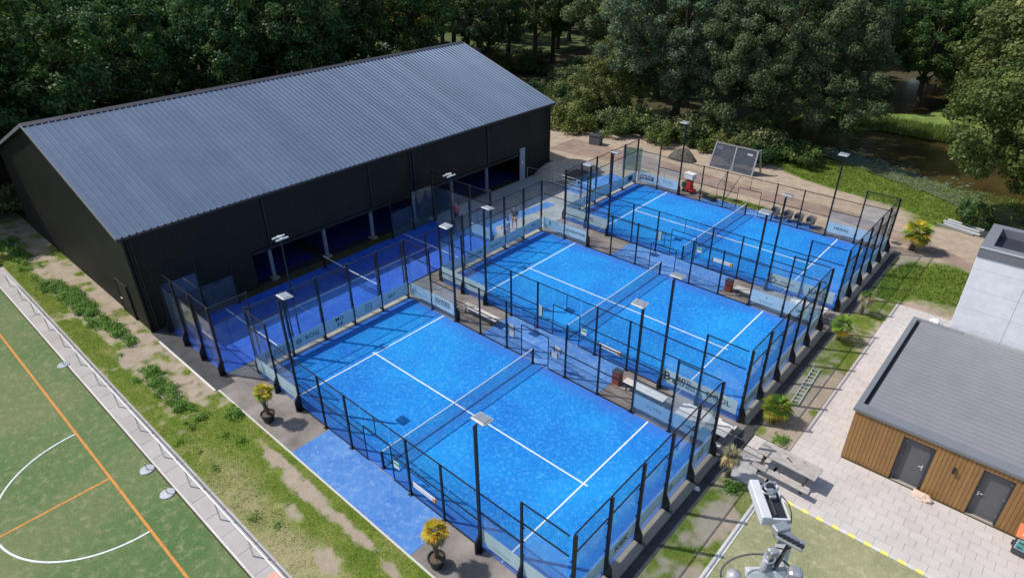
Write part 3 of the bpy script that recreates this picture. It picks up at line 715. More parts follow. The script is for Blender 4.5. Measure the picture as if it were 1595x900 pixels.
def banner(T, c, L, face, text, m='ink', z0=.42, z1=1.20, logo=None, mirror=False, size=.30, sub=0, bold=0, shear=0, dx=0, letter=None):
    """printed strip on the glass; c its middle (x, y), face the side the print is read from"""
    f = Vector((face[0], face[1], 0)); along = Vector((0, 0, 1)).cross(f); h = z1-z0
    rz = math.atan2(along.y, along.x)
    bn = MB().box((0, 0, (z0+z1)/2), (L, .006, h)).build('banner', 'banner', T, loc=(c[0], c[1], 0), rz=rz)
    zc = (z0+z1)/2; s = -1 if mirror else 1; ff = (0, -1, 0) if not mirror else (0, 1, 0); off = -.004 if not mirror else .0
    dep = .004 if not mirror else .006
    if text:
        for k_, line in enumerate(text.split('\n')):
            nl = len(text.split('\n')); zz = zc+((nl-1)/2-k_)*size*1.12+(.08 if sub else 0)
            text_at(line, size*1.18, m, bn, (dx, off, zz), ff, dep, bold=bold*.4+.002, shear=shear)
    if letter: text_at(letter, .68, m, bn, (-.70, off, zc), ff, dep, bold=.006)
    if sub:
        for k_ in range(sub):
            MB().box((dx, off, zc-.14-.09*k_), (L*(.5-.1*k_), dep*2, .022)).build('small_print', 'inkpale', bn)
    if logo:
        lx = dx-(.5+len(text or '')*size*.32); mb = MB()
        if logo == 'ring':
            mb.tube([(lx+.15*math.cos(a*.3), off, zc+.15*math.sin(a*.3)) for a in range(22)], .016, 4)
            mb.box((lx, off, zc), (.2, dep*2, .03)).box((lx, off, zc+.06), (.2, dep*2, .025)).box((lx, off, zc-.06), (.2, dep*2, .025))
        if logo == 'square':
            for q in ((-.2, 0, .03, .36), (.2, 0, .03, .36), (0, .18, .43, .03), (0, -.18, .43, .03), (0, .0, .22, .05)): mb.box((dx+q[0], off, zc+q[1]), (q[2], dep*2, q[3]))
        if logo == 'frame':
            wd = len(text)*size*.36+.1; hh = size*.62
            for q in ((-wd, 0, .03, hh*2), (wd, 0, .03, hh*2), (0, hh, wd*2, .03), (0, -hh, wd*2, .03)): mb.box((dx+q[0], off, zc+(.08 if sub else 0)+q[1]), (q[2], dep*2, q[3]))
        if logo == 'diamond':
            for q in (0, 1, 2, 3):
                a = R(90*q); b_ = R(90*q+90); mb.bar((lx+.2*math.cos(a), off, zc+.2*math.sin(a)), (lx+.2*math.cos(b_), off, zc+.2*math.sin(b_)), .02)
            mb.bar((lx-.1, off, zc), (lx, off, zc+.09), .02).bar((lx, off, zc+.09), (lx+.1, off, zc), .02)
        if logo == 'block': mb.box((dx, -.001 if not mirror else 0, zc), (len(text or 'xxx')*size*.72, dep*1.2, size*1.35))
        mb.build('logo', 'ink' if logo != 'ring' or m == 'ink' else m, bn)
    return bn
def enclosure(cy, label, bans):
    T = thing('court_enclosure', label, 'padel enclosure', (0, cy, 0))
    for sx in (-1, 1):
        for k in range(5): seg(T, (sx*10.03, -5+2*k), (sx*10.03, -3+2*k), 'G4', sx)
        for k in range(6): link('post', post_mesh(4.0, .11, 1), 'black', T, loc=(sx*10.10, -5+2*k, 0), rz=0 if sx > 0 else math.pi)
    for sy in (-1, 1): side_run(T, sy*5.09, sy)
    pl = MB().box((0, 0, .06), (.46, 1.86, .16)).mesh('plinth_block')
    for k in range(5): link('plinth_block', pl, 'plinth', T, loc=(10.30, -4+2*k, 0))
    pl2 = MB().box((0, 0, .05), (.30, 1.98, .12)).mesh('plinth_block')
    for k in range(5): link('plinth_block', pl2, 'sandconc', T, loc=(-10.24, -4+2*k, 0))
    for b in bans: banner(T, *b[0], **b[1])
    return T
def B(side, k, text='', **kw):
    """slot on one of the four glass walls: 'b'ack, 'f'ront, 'l'eft, 'r'ight; k counts the panes"""
    if side == 'b': return (((-10.012, -4+2*k), 1.88, (1, 0), text), kw)
    if side == 'f': return (((10.055, -4+2*k), 1.88, (1, 0), text), kw)
    xs = {0: -9, 1: -7, 3: 7, 4: 9}[k]
    if side == 'l': return (((xs, -5.115), 1.86, (0, -1), text), kw)
    if kw.get('mirror'): return (((xs, 5.115), 1.86, (0, 1), text), dict(kw, mirror=True))
    return (((xs, 5.065), 1.86, (0, -1), text), kw)
enclosure(0, 'glass and black mesh padel enclosure nearest the camera beside the potted palms', [
    B('b', 0, 'KRUGER', m='inkpale', size=.42), B('b', 1, 'ROG', logo='ring', size=.34, dx=.2), B('b', 2, 'MO\nRE', size=.30), B('b', 3, '', logo='square'), B('b', 4, 'SAY', size=.27, dx=-.3, bold=.006),
    B('l', 0, '', sub=2), B('l', 1, '', sub=2), B('l', 3, '', sub=2), B('l', 4, 'T', size=.5, shear=.3, bold=.02),
    B('r', 0, '', logo='ring', sub=1, m='inkpale'), B('r', 1, 'KAYKEN', size=.24, logo='frame', sub=1, bold=.006), B('r', 3, 'FLYER', size=.26, mirror=True, m='inkpale', dx=-.15), B('r', 4, 'SUMMIT', size=.22, mirror=True, m='inkpale'),
    B('f', 0, '', sub=1), B('f', 1, 'KIEK', size=.36, bold=.01, shear=.15), B('f', 2, '', sub=1), B('f', 3, '', logo='ring', sub=1, m='inkpale'), B('f', 4, '', logo='square', m='inkpale')])
enclosure(DY, 'glass and black mesh padel enclosure in the middle of the three', [
    B('b', 0, '', sub=2), B('b', 1, 'PAN  COM', size=.22), B('b', 2, 'HECTOMATIC', size=.15), B('b', 3, '', sub=3), B('b', 4, 'BAS', size=.2, sub=1),
    B('l', 0, '', sub=3), B('l', 1, 'ZEEMAN', size=.2, m='inkpale'), B('l', 3, 'INTO\nBUSINESS', size=.25, bold=.006, dx=.22, letter='B'), B('l', 4, 'DOOL', size=.36),
    B('r', 0, 'B', size=.34, sub=1, dx=-.3), B('r', 1, 'WOODSTOCK', size=.22, bold=.006), B('r', 3, 'T', size=.2, sub=2, m='inkpale'), B('r', 4, 'SMIT', size=.24, m='inkpale'),
    B('f', 0, 'DE WINKEL', size=.2), B('f', 1, 'MAX WEST', size=.2), B('f', 2, '', sub=1), B('f', 3, '', sub=1), B('f', 4, '', logo='square')])
enclosure(2*DY, 'glass and black mesh padel enclosure farthest away in front of the brick path', [
    B('b', 0, '', sub=2), B('b', 1, '', logo='square', m='inkpale'), B('b', 2, '', sub=2), B('b', 3, '', sub=2), B('b', 4, '', logo='block', sub=1),
    B('l', 0, '', sub=3), B('l', 1, '', logo='ring', sub=1, m='inkpale'), B('l', 3, 'EVENAAR', size=.17, logo='diamond', m='inkpale', dx=.2), B('l', 4, 'BASIS', size=.40, bold=.008),
    B('r', 0, 'PARTOF.', size=.26, logo='block', m='whitesign', bold=.01), B('r', 1, 'ROYAL', size=.24, m='inkpale', sub=1), B('r', 3, 'VIRIDAS', size=.24), B('r', 4, ''),
    B('f', 0, '', sub=1), B('f', 1, '', sub=1), B('f', 2, '', sub=1), B('f', 3, '', sub=1), B('f', 4, '')])

# nets
def net(y0, y1, x, label, axis='y', cols=70):
    L = y1-y0
    T = thing('padel_net', label, 'net', (x, (y0+y1)/2, .034) if axis == 'y' else ((y0+y1)/2, x, .034), 0 if axis == 'y' else R(90))
    for s in (-1, 1):
        MB().box((0, s*L/2, .47), (.09, .09, .94)).box((0, s*L/2, .01), (.16, .16, .02)).build('net_post', 'black', T)
    def top(y): return .92-.04*(1-(2*y/L)**2)
    mb = MB(); n = int(L/.07)
    for i in range(1, n):
        y = -L/2+L*i/n; mb.box((0, y, top(y)/2-.02), (.004, .004, top(y)-.08))
    for j in range(1, 12):
        for q in range(8):
            ya, yb = -L/2+L*q/8, -L/2+L*(q+1)/8; mb.bar((0, ya, top(ya)*j/12), (0, yb, top(yb)*j/12), .004)
    mb.build('net_mesh', 'netmesh', T)
    mb = MB()
    for q in range(12):
        ya, yb = -L/2+.05+(L-.1)*q/12, -L/2+.05+(L-.1)*(q+1)/12; mb.bar((0, ya, top(ya)), (0, yb, top(yb)), .03, .06)
    mb.build('top_band', 'netband', T)
    MB().bar((0, -L/2, .03), (0, L/2, .03), .02).build('bottom_band', 'netmesh', T)
    return T
for i, w in enumerate(('nearest court', 'middle court', 'farthest court')): net(DY*i-4.95, DY*i+4.95, 0, f'long black net with white top band across the {w}')
net(SX0+.1, SX1-.1, SYM, 'short net with white band on the narrow court by the hall', 'x')

# narrow court enclosure
T = thing('narrow_court_enclosure', 'narrow glass and mesh enclosure half in the shade of the black hall', 'padel enclosure', (0, 0, 0))
for y in (SY0, SY1):
    for k in range(3): seg(T, (SX0+2.01*k, y), (SX0+2.01*k+2.01, y), 'G4', 1)
    for k in range(4): link('post', post_mesh(4.0, .11, 1), 'black', T, loc=(SX0+2.01*k, y+(-.06 if y < 0 else .06), 0), rz=R(-90) if y < 0 else R(90))
for x, far in ((SX0, 1), (SX1, 0)):
    for k in range(10):
        pl_ = 'G4' if k in (0, 9) else 'G3' if k in (1, 8) else 'M'
        if far and k not in (0, 1, 8, 9): continue
        if k in (4, 5): continue
        seg(T, (x, SY0+2*k), (x, SY0+2*k+2), pl_, 1)
    for k in range(1, 10):
        if far and 2 < k < 8: continue
        link('post', post_mesh(4.0 if k in (1, 9) else 3.0, .07), 'black', T, loc=(x, SY0+2*k, 0))
link('banner', MB().bb((-.9, -.003, .4), (.9, .003, 1.2)).mesh('banner'), 'banner', T, loc=(-12.4, SY1-.02, 0))

# lamp poles
def lamp_pole(x, y, label, head_dy, h=6.12, dark=False, grp='court lamp poles'):
    T = thing('lamp_pole', label, 'floodlight pole', (x, y, 0), group=grp)
    w = .10 if not dark else .07
    MB().box((0, 0, h/2), (w, w, h)).box((0, 0, .02), (.30, .30, .03)).build('pole', 'black', T)
    s = 1 if head_dy > 0 else -1
    if not dark: MB().add([(-.036, 0, 0), (-.036, -s*.28, 0), (-.036, -s*.28, .6), (-.036, 0, 1.0), (.036, 0, 0), (.036, -s*.28, 0), (.036, -s*.28, .6), (.036, 0, 1.0)], [(0, 1, 2, 3), (7, 6, 5, 4), (1, 5, 6, 2), (2, 6, 7, 3)]).build('gusset', 'black', T)
    if dark:
        hd = MB().bar((-.18, -.35, h+.05), (-.18, .35, h+.05), .09, .07).bar((.18, -.35, h+.05), (.18, .35, h+.05), .09, .07).box((0, 0, h+.08), (.5, .12, .06)).build('lamp_head', 'lamphead', T)
        MB().box((0, 0, h+.14), (.14, .2, .07)).build('driver_box', 'lamphead', hd)
        return T
    rot = Matrix.Rotation(R(-6*s), 3, 'X')
    hd = MB().box((0, head_dy, h+.07), (.62, .50, .06), rot).build('lamp_head', 'lamphead', T, bevel=.02)
    MB().box((0, head_dy, h+.115), (.50, .38, .03), rot).build('cooling_plate', 'galv', hd)
    MB().box((0, head_dy, h+.03), (.56, .44, .02), rot).build('lens', 'lampdark', hd)
    MB().bar((0, 0, h), (0, head_dy*.7, h+.03), .05).build('bracket', 'black', T)
    return T
W3 = ('nearest', 'middle', 'farthest')
for i in range(3):
    for sy, hs in ((-1, .34), (1, -.34)):
        for sx in (-6, 6):
            side = 'near long side' if sy < 0 else 'far long side'; end = 'hall end' if sx < 0 else 'shed end'
            lamp_pole(sx, DY*i+sy*5.15, f'tall black floodlight pole on the {side} of the {W3[i]} court, {end}', hs)
lamp_pole(-11.46, -1.75, 'thin dark lamp pole with twin heads beside the narrow court, nearer one', .1, 6.1, True, 'narrow court lamp poles')
lamp_pole(-11.55, 10.3, 'thin dark lamp pole with twin heads beside the narrow court, farther one', .1, 6.1, True, 'narrow court lamp poles')

# boards hung on the mesh
def hung(name, label, cat, x, y, z, w, h, m, m2=None, rz=0):
    T = thing(name, label, cat, (x, y, z), rz); MB().box((0, 0, 0), (w, .03, h)).build('board', m, T)
    MB().box((-w/2+.03, -.02, 0), (.03, .03, h+.06)).box((w/2-.03, -.02, 0), (.03, .03, h+.06)).build('clip', 'black', T)
    if m2: MB().box((w/2-.12, -.018, 0), (.2, .01, h*.9)).build('end_patch', m2, T)
    return T
for i, w in enumerate(('nearest', 'middle', 'farthest')):
    hung('hanging_sign', f'white strip sign with orange end on the mesh of the {w} court', 'sign', 2.95, DY*i-5.17, .85, 1.45, .24, 'whitesign', 'orangesign')
hung('notice_board', 'square white notice on the far mesh of the nearest court', 'notice', -1.72, 5.17, 1.25, .52, .72, 'whitesign')
hung('notice_board', 'small white notice beside the gate between the nearest and middle courts, upper of two', 'notice', 1.45, 5.17, 1.45, .50, .34, 'whitesign')
hung('notice_board', 'small white notice beside the gate between the nearest and middle courts, lower of two', 'notice', 1.25, 5.17, 1.05, .50, .34, 'whitesign')
hung('notice_board', 'small grey framed notice on the near mesh of the middle court', 'notice', -1.75, DY-5.17, 1.3, .36, .62, 'banner')
hung('notice_board', 'small grey framed notice on the near mesh of the farthest court', 'notice', -1.75, 2*DY-5.17, 1.3, .36, .62, 'banner')
for i, w in enumerate(W3):
    T = thing('gate_sign', f'little green and white notice on the gate of the {w} court', 'sign', (1.02, DY*i-5.13, 1.15))
    MB().box((.22, 0, 0), (.34, .02, .34)).build('board', 'whitesign', T); MB().box((.22, -.013, .09), (.30, .01, .13)).build('green_band', simple('sign_green', (.05, .45, .12), .5), T)

# ------------------------------------------------------------------ benches and tables
def bench(x, y, L, label, rz=0, w=.50, h=.46, m='benchtop'):
    T = thing('bench', label, 'bench', (x, y, .016), rz, group='benches between the courts')
    for k in range(2): MB().box((0, (k-.5)*w/2, h), (L, w/2-.012, .045)).build('seat_board', m, T, bevel=.006)
    for s in (-1, 1): MB().bar((s*L*.38, -.15, h-.03), (s*L*.38-.08, -.15, 0), .05).bar((s*L*.38, .15, h-.03), (s*L*.38-.08, .15, 0), .05).bar((s*L*.38, -.15, h-.04), (s*L*.38, .15, h-.04), .05).build('leg', 'black', T)
    return T
bench(-5.1, 6.27, 2.75, 'white topped bench between nearest and middle courts, hall end')
bench(5.85, 6.45, 2.3, 'white topped bench between nearest and middle courts, beside a red box')
bench(5.9, 18.75, 2.4, 'white topped bench between middle and farthest courts')
def red_box(x, y, label):
    T = thing('red_box', label, 'bin', (x, y, .016)); MB().box((0, 0, .36), (.42, .38, .72)).build('body', 'redbin', T, bevel=.02); MB().box((0, 0, .75), (.46, .42, .06)).build('lid', 'bingrey', T, bevel=.01)
    MB().box((0, -.2, .5), (.22, .02, .1)).build('slot', 'bingrey', T)
red_box(4.25, 6.5, 'red brown waste bin at the end of the bench in the near gap'); red_box(4.3, 18.8, 'red brown waste bin at the bench in the far gap')
def picnic(x, y, L, label, rz=0, W=.8, sides=(-1, 1), nb=4, m='wood', bg_=.72, h=.75):
    T = thing('picnic_table', label, 'picnic table', (x, y, .016), rz)
    for k in range(nb): MB().box((0, (k-(nb-1)/2)*W/nb, h), (L, W/nb-.010, .05)).build('table_board', m, T, bevel=.006)
    for s in sides:
        sb = MB().box((0, s*bg_, .45), (L, .28, .05)).build('seat_board', m, T, bevel=.006)
    for s in (-1, 1):
        mb = MB().bar((s*L*.36, -W*.4, h-.04), (s*L*.36, -bg_*.8, 0), .09, .05).bar((s*L*.36, W*.4, h-.04), (s*L*.36, bg_*.8, 0), .09, .05)
        mb.bar((s*L*.36, -bg_-.1 if -1 in sides else -.4, .40), (s*L*.36, bg_+.1 if 1 in sides else .4, .40), .09, .05).bar((s*L*.36, -W*.45, h-.06), (s*L*.36, W*.45, h-.06), .09, .05); mb.build('trestle', 'bark' if m == 'wood' else 'black', T)
    return T
picnic(13.0, 6.12, 2.46, 'grey weathered timber picnic table on the terrace tiles', R(-1.5), .88, (-1,), 4, bg_=.87)
picnic(9.15, 6.05, 2.45, 'pale picnic table between nearest and middle courts by the terrace', 0, .92, (-1, 1), 3, m='benchtop', bg_=.78)
picnic(9.05, 18.95, 2.0, 'pale picnic table between middle and farthest courts', 0, .8, (-1, 1), 3, m='benchtop')
T = thing('white_sheet', 'bundled white sheet hanging over the table in the far gap', 'sheet', (8.9, 18.75, .80))
bm = bmesh.new(); bmesh.ops.create_grid(bm, x_segments=14, y_segments=10, size=.5)
for v in bm.verts:
    v.co.x *= 1.35; d_ = max(abs(v.co.x)-.5, abs(v.co.y)-.36, 0); v.co.z = .05+.05*noise.noise(v.co*5)-d_*1.6
me = bpy.data.meshes.new('sheet'); bm.to_mesh(me); bm.free()
o = link('cloth', me, 'whitecloth', T, smooth=True); s_ = o.modifiers.new('t', 'SOLIDIFY'); s_.thickness = .012
T = thing('paper_cup', 'small white cup on the terrace picnic table', 'cup', (12.85, 6.15, .79)); MB().lathe([(.035, 0), (.045, .1), (.04, .1), (.032, .01)], 10).build('cup', 'whitesign', T)
MB().bar((.1, 0, .02), (.3, -.12, .02), .03).build('stirrer', 'lampdark', T)

# shell chairs beside the farthest court
def chair(x, y, rz, label):
    T = thing('tub_chair', label, 'chair', (x, y, .03), rz, group='tub chairs beside the farthest court')
    bm = bmesh.new(); prof = [(.18, .30), (.27, .33), (.31, .42), (.33, .58), (.36, .80)]
    ring = []
    for j, (r_, z) in enumerate(prof):
        row = []
        for i in range(13):
            a = R(-120+20*i)+R(90); hh = z if j < 3 else z-(.26 if j == 4 else .1)*max(0, (abs(i-6)-2)/4)
            row.append(bm.verts.new((r_*math.cos(a), r_*math.sin(a)*.95, hh)))
        ring.append(row)
    for j in range(4):
        for i in range(12): bm.faces.new((ring[j][i], ring[j][i+1], ring[j+1][i+1], ring[j+1][i]))
    me = bpy.data.meshes.new('shell'); bm.to_mesh(me); bm.free()
    o = link('shell', me, 'rattan', T, smooth=True); s_ = o.modifiers.new('t', 'SOLIDIFY'); s_.thickness = .04
    MB().lathe([(.27, .30), (.30, .33), (.29, .38), (.20, .40)], 18).build('seat', 'rattan', T, smooth=True)
    for a in (45, 135, 225, 315):
        MB().tube([(.19*math.cos(R(a)), .19*math.sin(R(a)), .31), (.25*math.cos(R(a)), .25*math.sin(R(a)), 0)], .02, 6).build('leg', 'bingrey', T)
for x, rz, w in ((1.95, 12, 'first from the net'), (2.95, 4, 'second from the net'), (3.75, -4, 'third from the net'), (4.65, -10, 'last beside the blue pale banner')):
    chair(x, 31.55, R(rz), f'grey tub chair behind the farthest court, {w}')

# ------------------------------------------------------------------ rails and yard things
def railing(label, pts, h=1.0, mid=(.5,), m='galv', name='handrail', every=None):
    T = thing(name, label, 'railing', (0, 0, 0)); P = [Vector((p[0], p[1], 0)) for p in pts]
    for a, b in zip(P[:-1], P[1:]):
        for z in (h,)+tuple(mid): MB().tube([a+Vector((0, 0, z)), b+Vector((0, 0, z))], .028, 8).build('rail', m, T)
    pm = MB().tube([(0, 0, 0), (0, 0, h)], .028, 8).mesh('post')
    L = []
    for a, b in zip(P[:-1], P[1:]):
        n = max(1, int((b-a).length/(every or 2.4)+.5))
        for i in range(n): L.append(a+(b-a)*i/n)
    L.append(P[-1])
    for q in L: link('post', pm, m, T, loc=q)
    return T
T = railing('long silver tube railing on the path beside the sports field', [(-30.56, -10.95), (7.5, -10.95)], 1.0, (), m='whitemetal', every=2.62)
railing('pale tube railing across the yard from the hall to the farthest court', [(-18.1, 25.6), (-15.4, 25.9)], 1.05, ())
railing('short pale barrier with five bars in the yard by the hall', [(-15.3, 25.9), (-12.9, 25.9)], 1.1, (.2, .4, .6, .8), m='whitemetal', name='barrier')
railing('pale tube railing from the barred barrier towards the farthest court', [(-12.8, 25.9), (-10.6, 25.6)], 1.05, (.3,), m='whitemetal')
railing('silver tube railing round the brick path behind the farthest court', [(-11.0, 33.0), (-3.4, 32.6), (-4.7, 38.2)], 1.05, ())
T = thing('glass_screen', 'free standing green tinted glass pane beside the yard railing', 'screen', (-12.2, 33.4, 0), R(20))
MB().box((0, 0, 1.1), (1.6, .02, 2.1)).build('pane', 'greenglass', T)
for s in (-1, 1): MB().box((s*.83, 0, 1.1), (.06, .06, 2.2)).build('frame_post', 'galv', T)
# leaning fence panels by the wood
T = thing('goal_cage', 'grey meshed steel goal cage standing at the edge of the wood', 'goal', (-5.2, 39.1, 0), R(-2))
for a, b in (((-2.2, 0, 0), (2.0, 0, 0)), ((-2.0, .5, 2.2), (2.0, .5, 2.2)), ((-2.2, 0, 0), (-2.0, .5, 2.2)), ((2.0, 0, 0), (2.0, .5, 2.2)), ((0, 0, 0), (0, .5, 2.2)), ((2.0, 0, 0), (2.3, 1.1, 0)), ((2.3, 1.1, 0), (2.1, .7, 2.2)), ((-2.0, .5, 2.2), (-2.1, .9, 2.2)), ((2.0, .5, 2.2), (2.1, .9, 2.2))):
    MB().bar(a, b, .13, .10).build('frame_bar', 'galv', T)
mb = MB()
for i in range(1, 40): mb.bar((-2.1+i*.104, .01, .04), (-2.0+i*.1, .5, 2.16), .012)
for j in range(1, 24): mb.bar((-2.15+.004*j, .02+.5*j/24, 2.2*j/24), (1.98, .02+.5*j/24, 2.2*j/24), .062)
mb.build('mesh_infill', simple('slate_blue_netting', (.10, .12, .16), .8), T)
MB().box((-1.6, .42, 1.75), (.55, .02, .3), Matrix.Rotation(R(-13), 3, 'X')).build('plate', 'whitesign', T)
MB().box((1.35, .40, 1.75), (.5, .02, .16), Matrix.Rotation(R(-13), 3, 'X')).build('plate', 'whitesign', T)
# red cart
T = thing('red_cart', 'red two-tier machine cart with white cabinet beside the farthest court', 'cart', (-5.6, 32.0, .02), R(-10))
MB().box((0, 0, .28), (1.0, .5, .10)).box((.35, 0, .16), (.5, .42, .12)).build('chassis', 'redpaint', T, bevel=.02)
MB().box((0, 0, .75), (.42, .42, .85)).box((-.1, -.1, .9), (.62, .12, .08)).box((0, .05, .5), (.6, .5, .06)).build('red_body', 'redpaint', T, bevel=.02)
MB().box((-.05, 0, 1.40), (.85, .55, .42)).build('white_cabinet', 'whitesign', T, bevel=.02); MB().box((-.05, 0, 1.63), (.9, .6, .05)).build('cabinet_lid', 'whitesign', T)
MB().box((-.5, 0, .55), (.4, .4, .45)).build('green_crate', simple('green_crate_plastic', (.03, .16, .09), .6), T, bevel=.02)
for a in ((-.4, -.24), (-.4, .24), (.4, -.24), (.4, .24)): MB().tube([(a[0], a[1]-.04, .13), (a[0], a[1]+.04, .13)], .13, 14).build('wheel', 'pot', T)
T = thing('roller', 'low dark drag frame lying on the blue turf by the red cart', 'drag frame', (-3.6, 31.7, .03), R(-14)); MB().box((0, 0, .08), (1.3, .5, .08)).box((.5, 0, .2), (.3, .3, .2)).build('frame', 'lampdark', T, bevel=.02); MB().bar((-.6, 0, .1), (-1.2, .1, .4), .04).build('handle', 'redpaint', T)
# heap of sand and rubble at the hall corner
def heap(name, label, cat, x, y, rx, ry, h, m, seed):
    bm = bmesh.new(); bmesh.ops.create_grid(bm, x_segments=40, y_segments=40, size=1)
    for v in bm.verts:
        r2 = v.co.x**2+v.co.y**2; q = Vector((v.co.x*rx, v.co.y*ry, seed))
        v.co = Vector((v.co.x*rx, v.co.y*ry, max(0, 1-r2*1.1)**1.1*h*(1+.5*noise.noise(q*.9))+.07*noise.noise(q*3)*max(0, 1-r2)-.04))
    me = bpy.data.meshes.new(name); bm.to_mesh(me); bm.free()
    o = link(name, me, m, smooth=True, loc=(x, y, 0)); return tag(o, label, cat)
heap('sand_heap', 'pale sand heap against the far corner of the black hall', 'heap', -17.0, 28.3, 1.9, 2.6, 1.0, 'mulch', 1)
heap('sand_heap', 'low spread of sand beside the barred barrier', 'heap', -16.4, 31.6, 2.6, 1.8, .5, 'mulch', 5)
heap('soil_heap', 'dark soil and rubble heap beside the blue turf patch', 'heap', -14.9, 28.9, 1.2, 1.8, .6, 'rubble', 9)
T = thing('dark_box', 'dark square crate standing before the bushes behind the hall', 'crate', (-19.2, 37.6, 0), R(10)); MB().box((0, 0, .45), (1.2, .8, .9)).build('body', 'rattan', T, bevel=.03); MB().box((0, 0, .93), (1.26, .86, .06)).build('lid', 'bingrey', T)
heap('rock_pile', 'dark boulder pile at the foot of the big tree', 'rocks', -10.2, 39.2, 1.6, 1., .9, 'rubble', 14)
# aluminium sections stacked on the grass
T = thing('metal_sections', 'stack of silver metal sections lying on the grass by the pond', 'metal stack', (13.3, 38.7, 0), R(-14))
for k in range(6): MB().box((rnd.uniform(-.2, .2), -.75+k*.27, .10+.05*(k % 2)), (2.5, .16, .08), Matrix.Rotation(R(rnd.uniform(-3, 3)), 3, 'Z')).build('metal_section', 'whitemetal' if k % 2 else 'galv', T)
MB().box((1.0, .2, .05), (1.5, 1.3, .08)).build('dark_sheet', 'bingrey', T)
# ladder on the grass
T = thing('ladder', 'silver aluminium ladder lying on the grass strip beside the middle court', 'ladder', (11.48, 12.56, .07), R(3.3))
for s in (-1, 1): MB().box((s*.17, 0, 0), (.035, 3.5, .07)).build('stile', 'whitemetal', T)
for k in range(10): link('rung', _mc.setdefault('rung', MB().box((0, 0, 0), (.31, .04, .035)).mesh('rung')), 'whitemetal', T, loc=(0, -1.55+k*.345, .0))
# parasol stands on the field edge
for (x, y, w) in ((-18.6, -11.55, 'farthest of the three'), (-7.55, -11.75, 'middle of the three'), (-5.55, -11.75, 'nearest of the three')):
    T = thing('parasol_stand', f'round steel parasol stand on the field edge, {w}', 'parasol stand', (x, y, .03))
    MB().lathe([(.30, 0), (.30, .02), (.28, .035), (.05, .04)], 28).build('disc', 'galv', T); MB().tube([(0, 0, .03), (0, 0, .38)], .022, 10).build('socket_tube', 'galv', T)
    MB().tube([(.14, .12, .04), (.14, .12, .06)], .03, 10).build('cap', 'whitesign', T)
T = thing('round_mat', 'salmon pink round mat lying on the slabs of the field path', 'mat', (1.35, -10.93, .055))
MB().lathe([(.30, 0), (.31, .012), (.29, .022), (.0, .024)], 28).build('mat', simple('salmon_rubber', (.68, .36, .28), .8), T)
# wheelie bins
def wheelie(x, y, label, body, lid, rz=0):
    T = thing('wheelie_bin', label, 'bin', (x, y, .03), rz)
    MB().add([(-.22, -.26, .05), (.22, -.26, .05), (.22, .24, .05), (-.22, .24, .05), (-.28, -.33, .92), (.28, -.33, .92), (.28, .32, .92), (-.28, .32, .92)], [(0, 3, 2, 1), (4, 5, 6, 7), (0, 1, 5, 4), (1, 2, 6, 5), (2, 3, 7, 6), (3, 0, 4, 7)]).build('body', body, T, bevel=.02)
    l_ = MB().add([(-.31, -.37, .92), (.31, -.37, .92), (.31, .36, .92), (-.31, .36, .92), (-.28, -.34, 1.0), (.28, -.34, 1.0), (.29, .34, 1.06), (-.29, .34, 1.06)], [(0, 3, 2, 1), (4, 5, 6, 7), (0, 1, 5, 4), (1, 2, 6, 5), (2, 3, 7, 6), (3, 0, 4, 7)]).build('lid', lid, T, bevel=.02)
    MB().lathe([(.11, 0), (.11, .02), (.09, .022)], 18, (0, -.02, 1.03)).build('lid_hole', 'pot', l_); MB().box((0, -.2, 1.012), (.26, .1, .02)).build('lid_label', 'whitesign', l_)
    f = MB().box((0, -.305, .58), (.34, .012, .46), Matrix.Rotation(R(4.5), 3, 'X')).build('front_poster', 'binlabel', T); MB().box((0, -.300, .58), (.38, .012, .50), Matrix.Rotation(R(4.5), 3, 'X')).build('poster_border', 'whitesign', f)
    MB().box((0, -.318, .69), (.24, .006, .07), Matrix.Rotation(R(4.5), 3, 'X')).box((-.05, -.31, .45), (.16, .006, .06), Matrix.Rotation(R(4.5), 3, 'X')).build('poster_print', 'bingrey', f)
    for s in (-1, 1): MB().tube([(s*.22, .26, .1), (s*.28, .26, .1)], .1, 14).build('wheel', 'pot', T)
wheelie(20.95, 7.95, 'dark grey wheelie bin with orange lid beside the timber shed', 'bingrey', 'binlid', R(-3)); wheelie(21.75, 7.75, 'red wheelie bin next to the orange lidded bin', 'redpaint', 'redpaint', R(5))
# sack by the door, white plastic near the pale building
def crumple(name, label, cat, x, y, sx, sy, sz, m, seed, rz=0):
    bm = bmesh.new(); bmesh.ops.create_icosphere(bm, subdivisions=4, radius=1)
    for v in bm.verts:
        k_ = 1+.35*noise.noise(v.co*1.7+Vector((seed, 0, 0)))+.16*noise.noise(v.co*5+Vector((0, seed, 0))); v.co = Vector((v.co.x*sx*k_, v.co.y*sy*k_, max(v.co.z, -.3)*sz*k_+.3*sz))
    me = bpy.data.meshes.new(name); bm.to_mesh(me); bm.free(); return tag(link(name, me, m, smooth=False, loc=(x, y, .02), rz=rz), label, cat)
crumple('sack', 'crumpled cream sack lying on the tiles beside the first shed door', 'sack', 17.62, 8.42, .42, .2, .16, 'sack', 3, R(-10))
crumple('plastic_wrap', 'crumpled white plastic on the tiles by the pale building', 'litter', 14.9, 25.2-2, .28, .22, .18, 'whitecloth', 8)
crumple('paper_bag', 'small white bag on the concrete kerb at the nearest court corner', 'litter', 10.62, 2.85, .12, .1, .1, 'whitesign', 12)

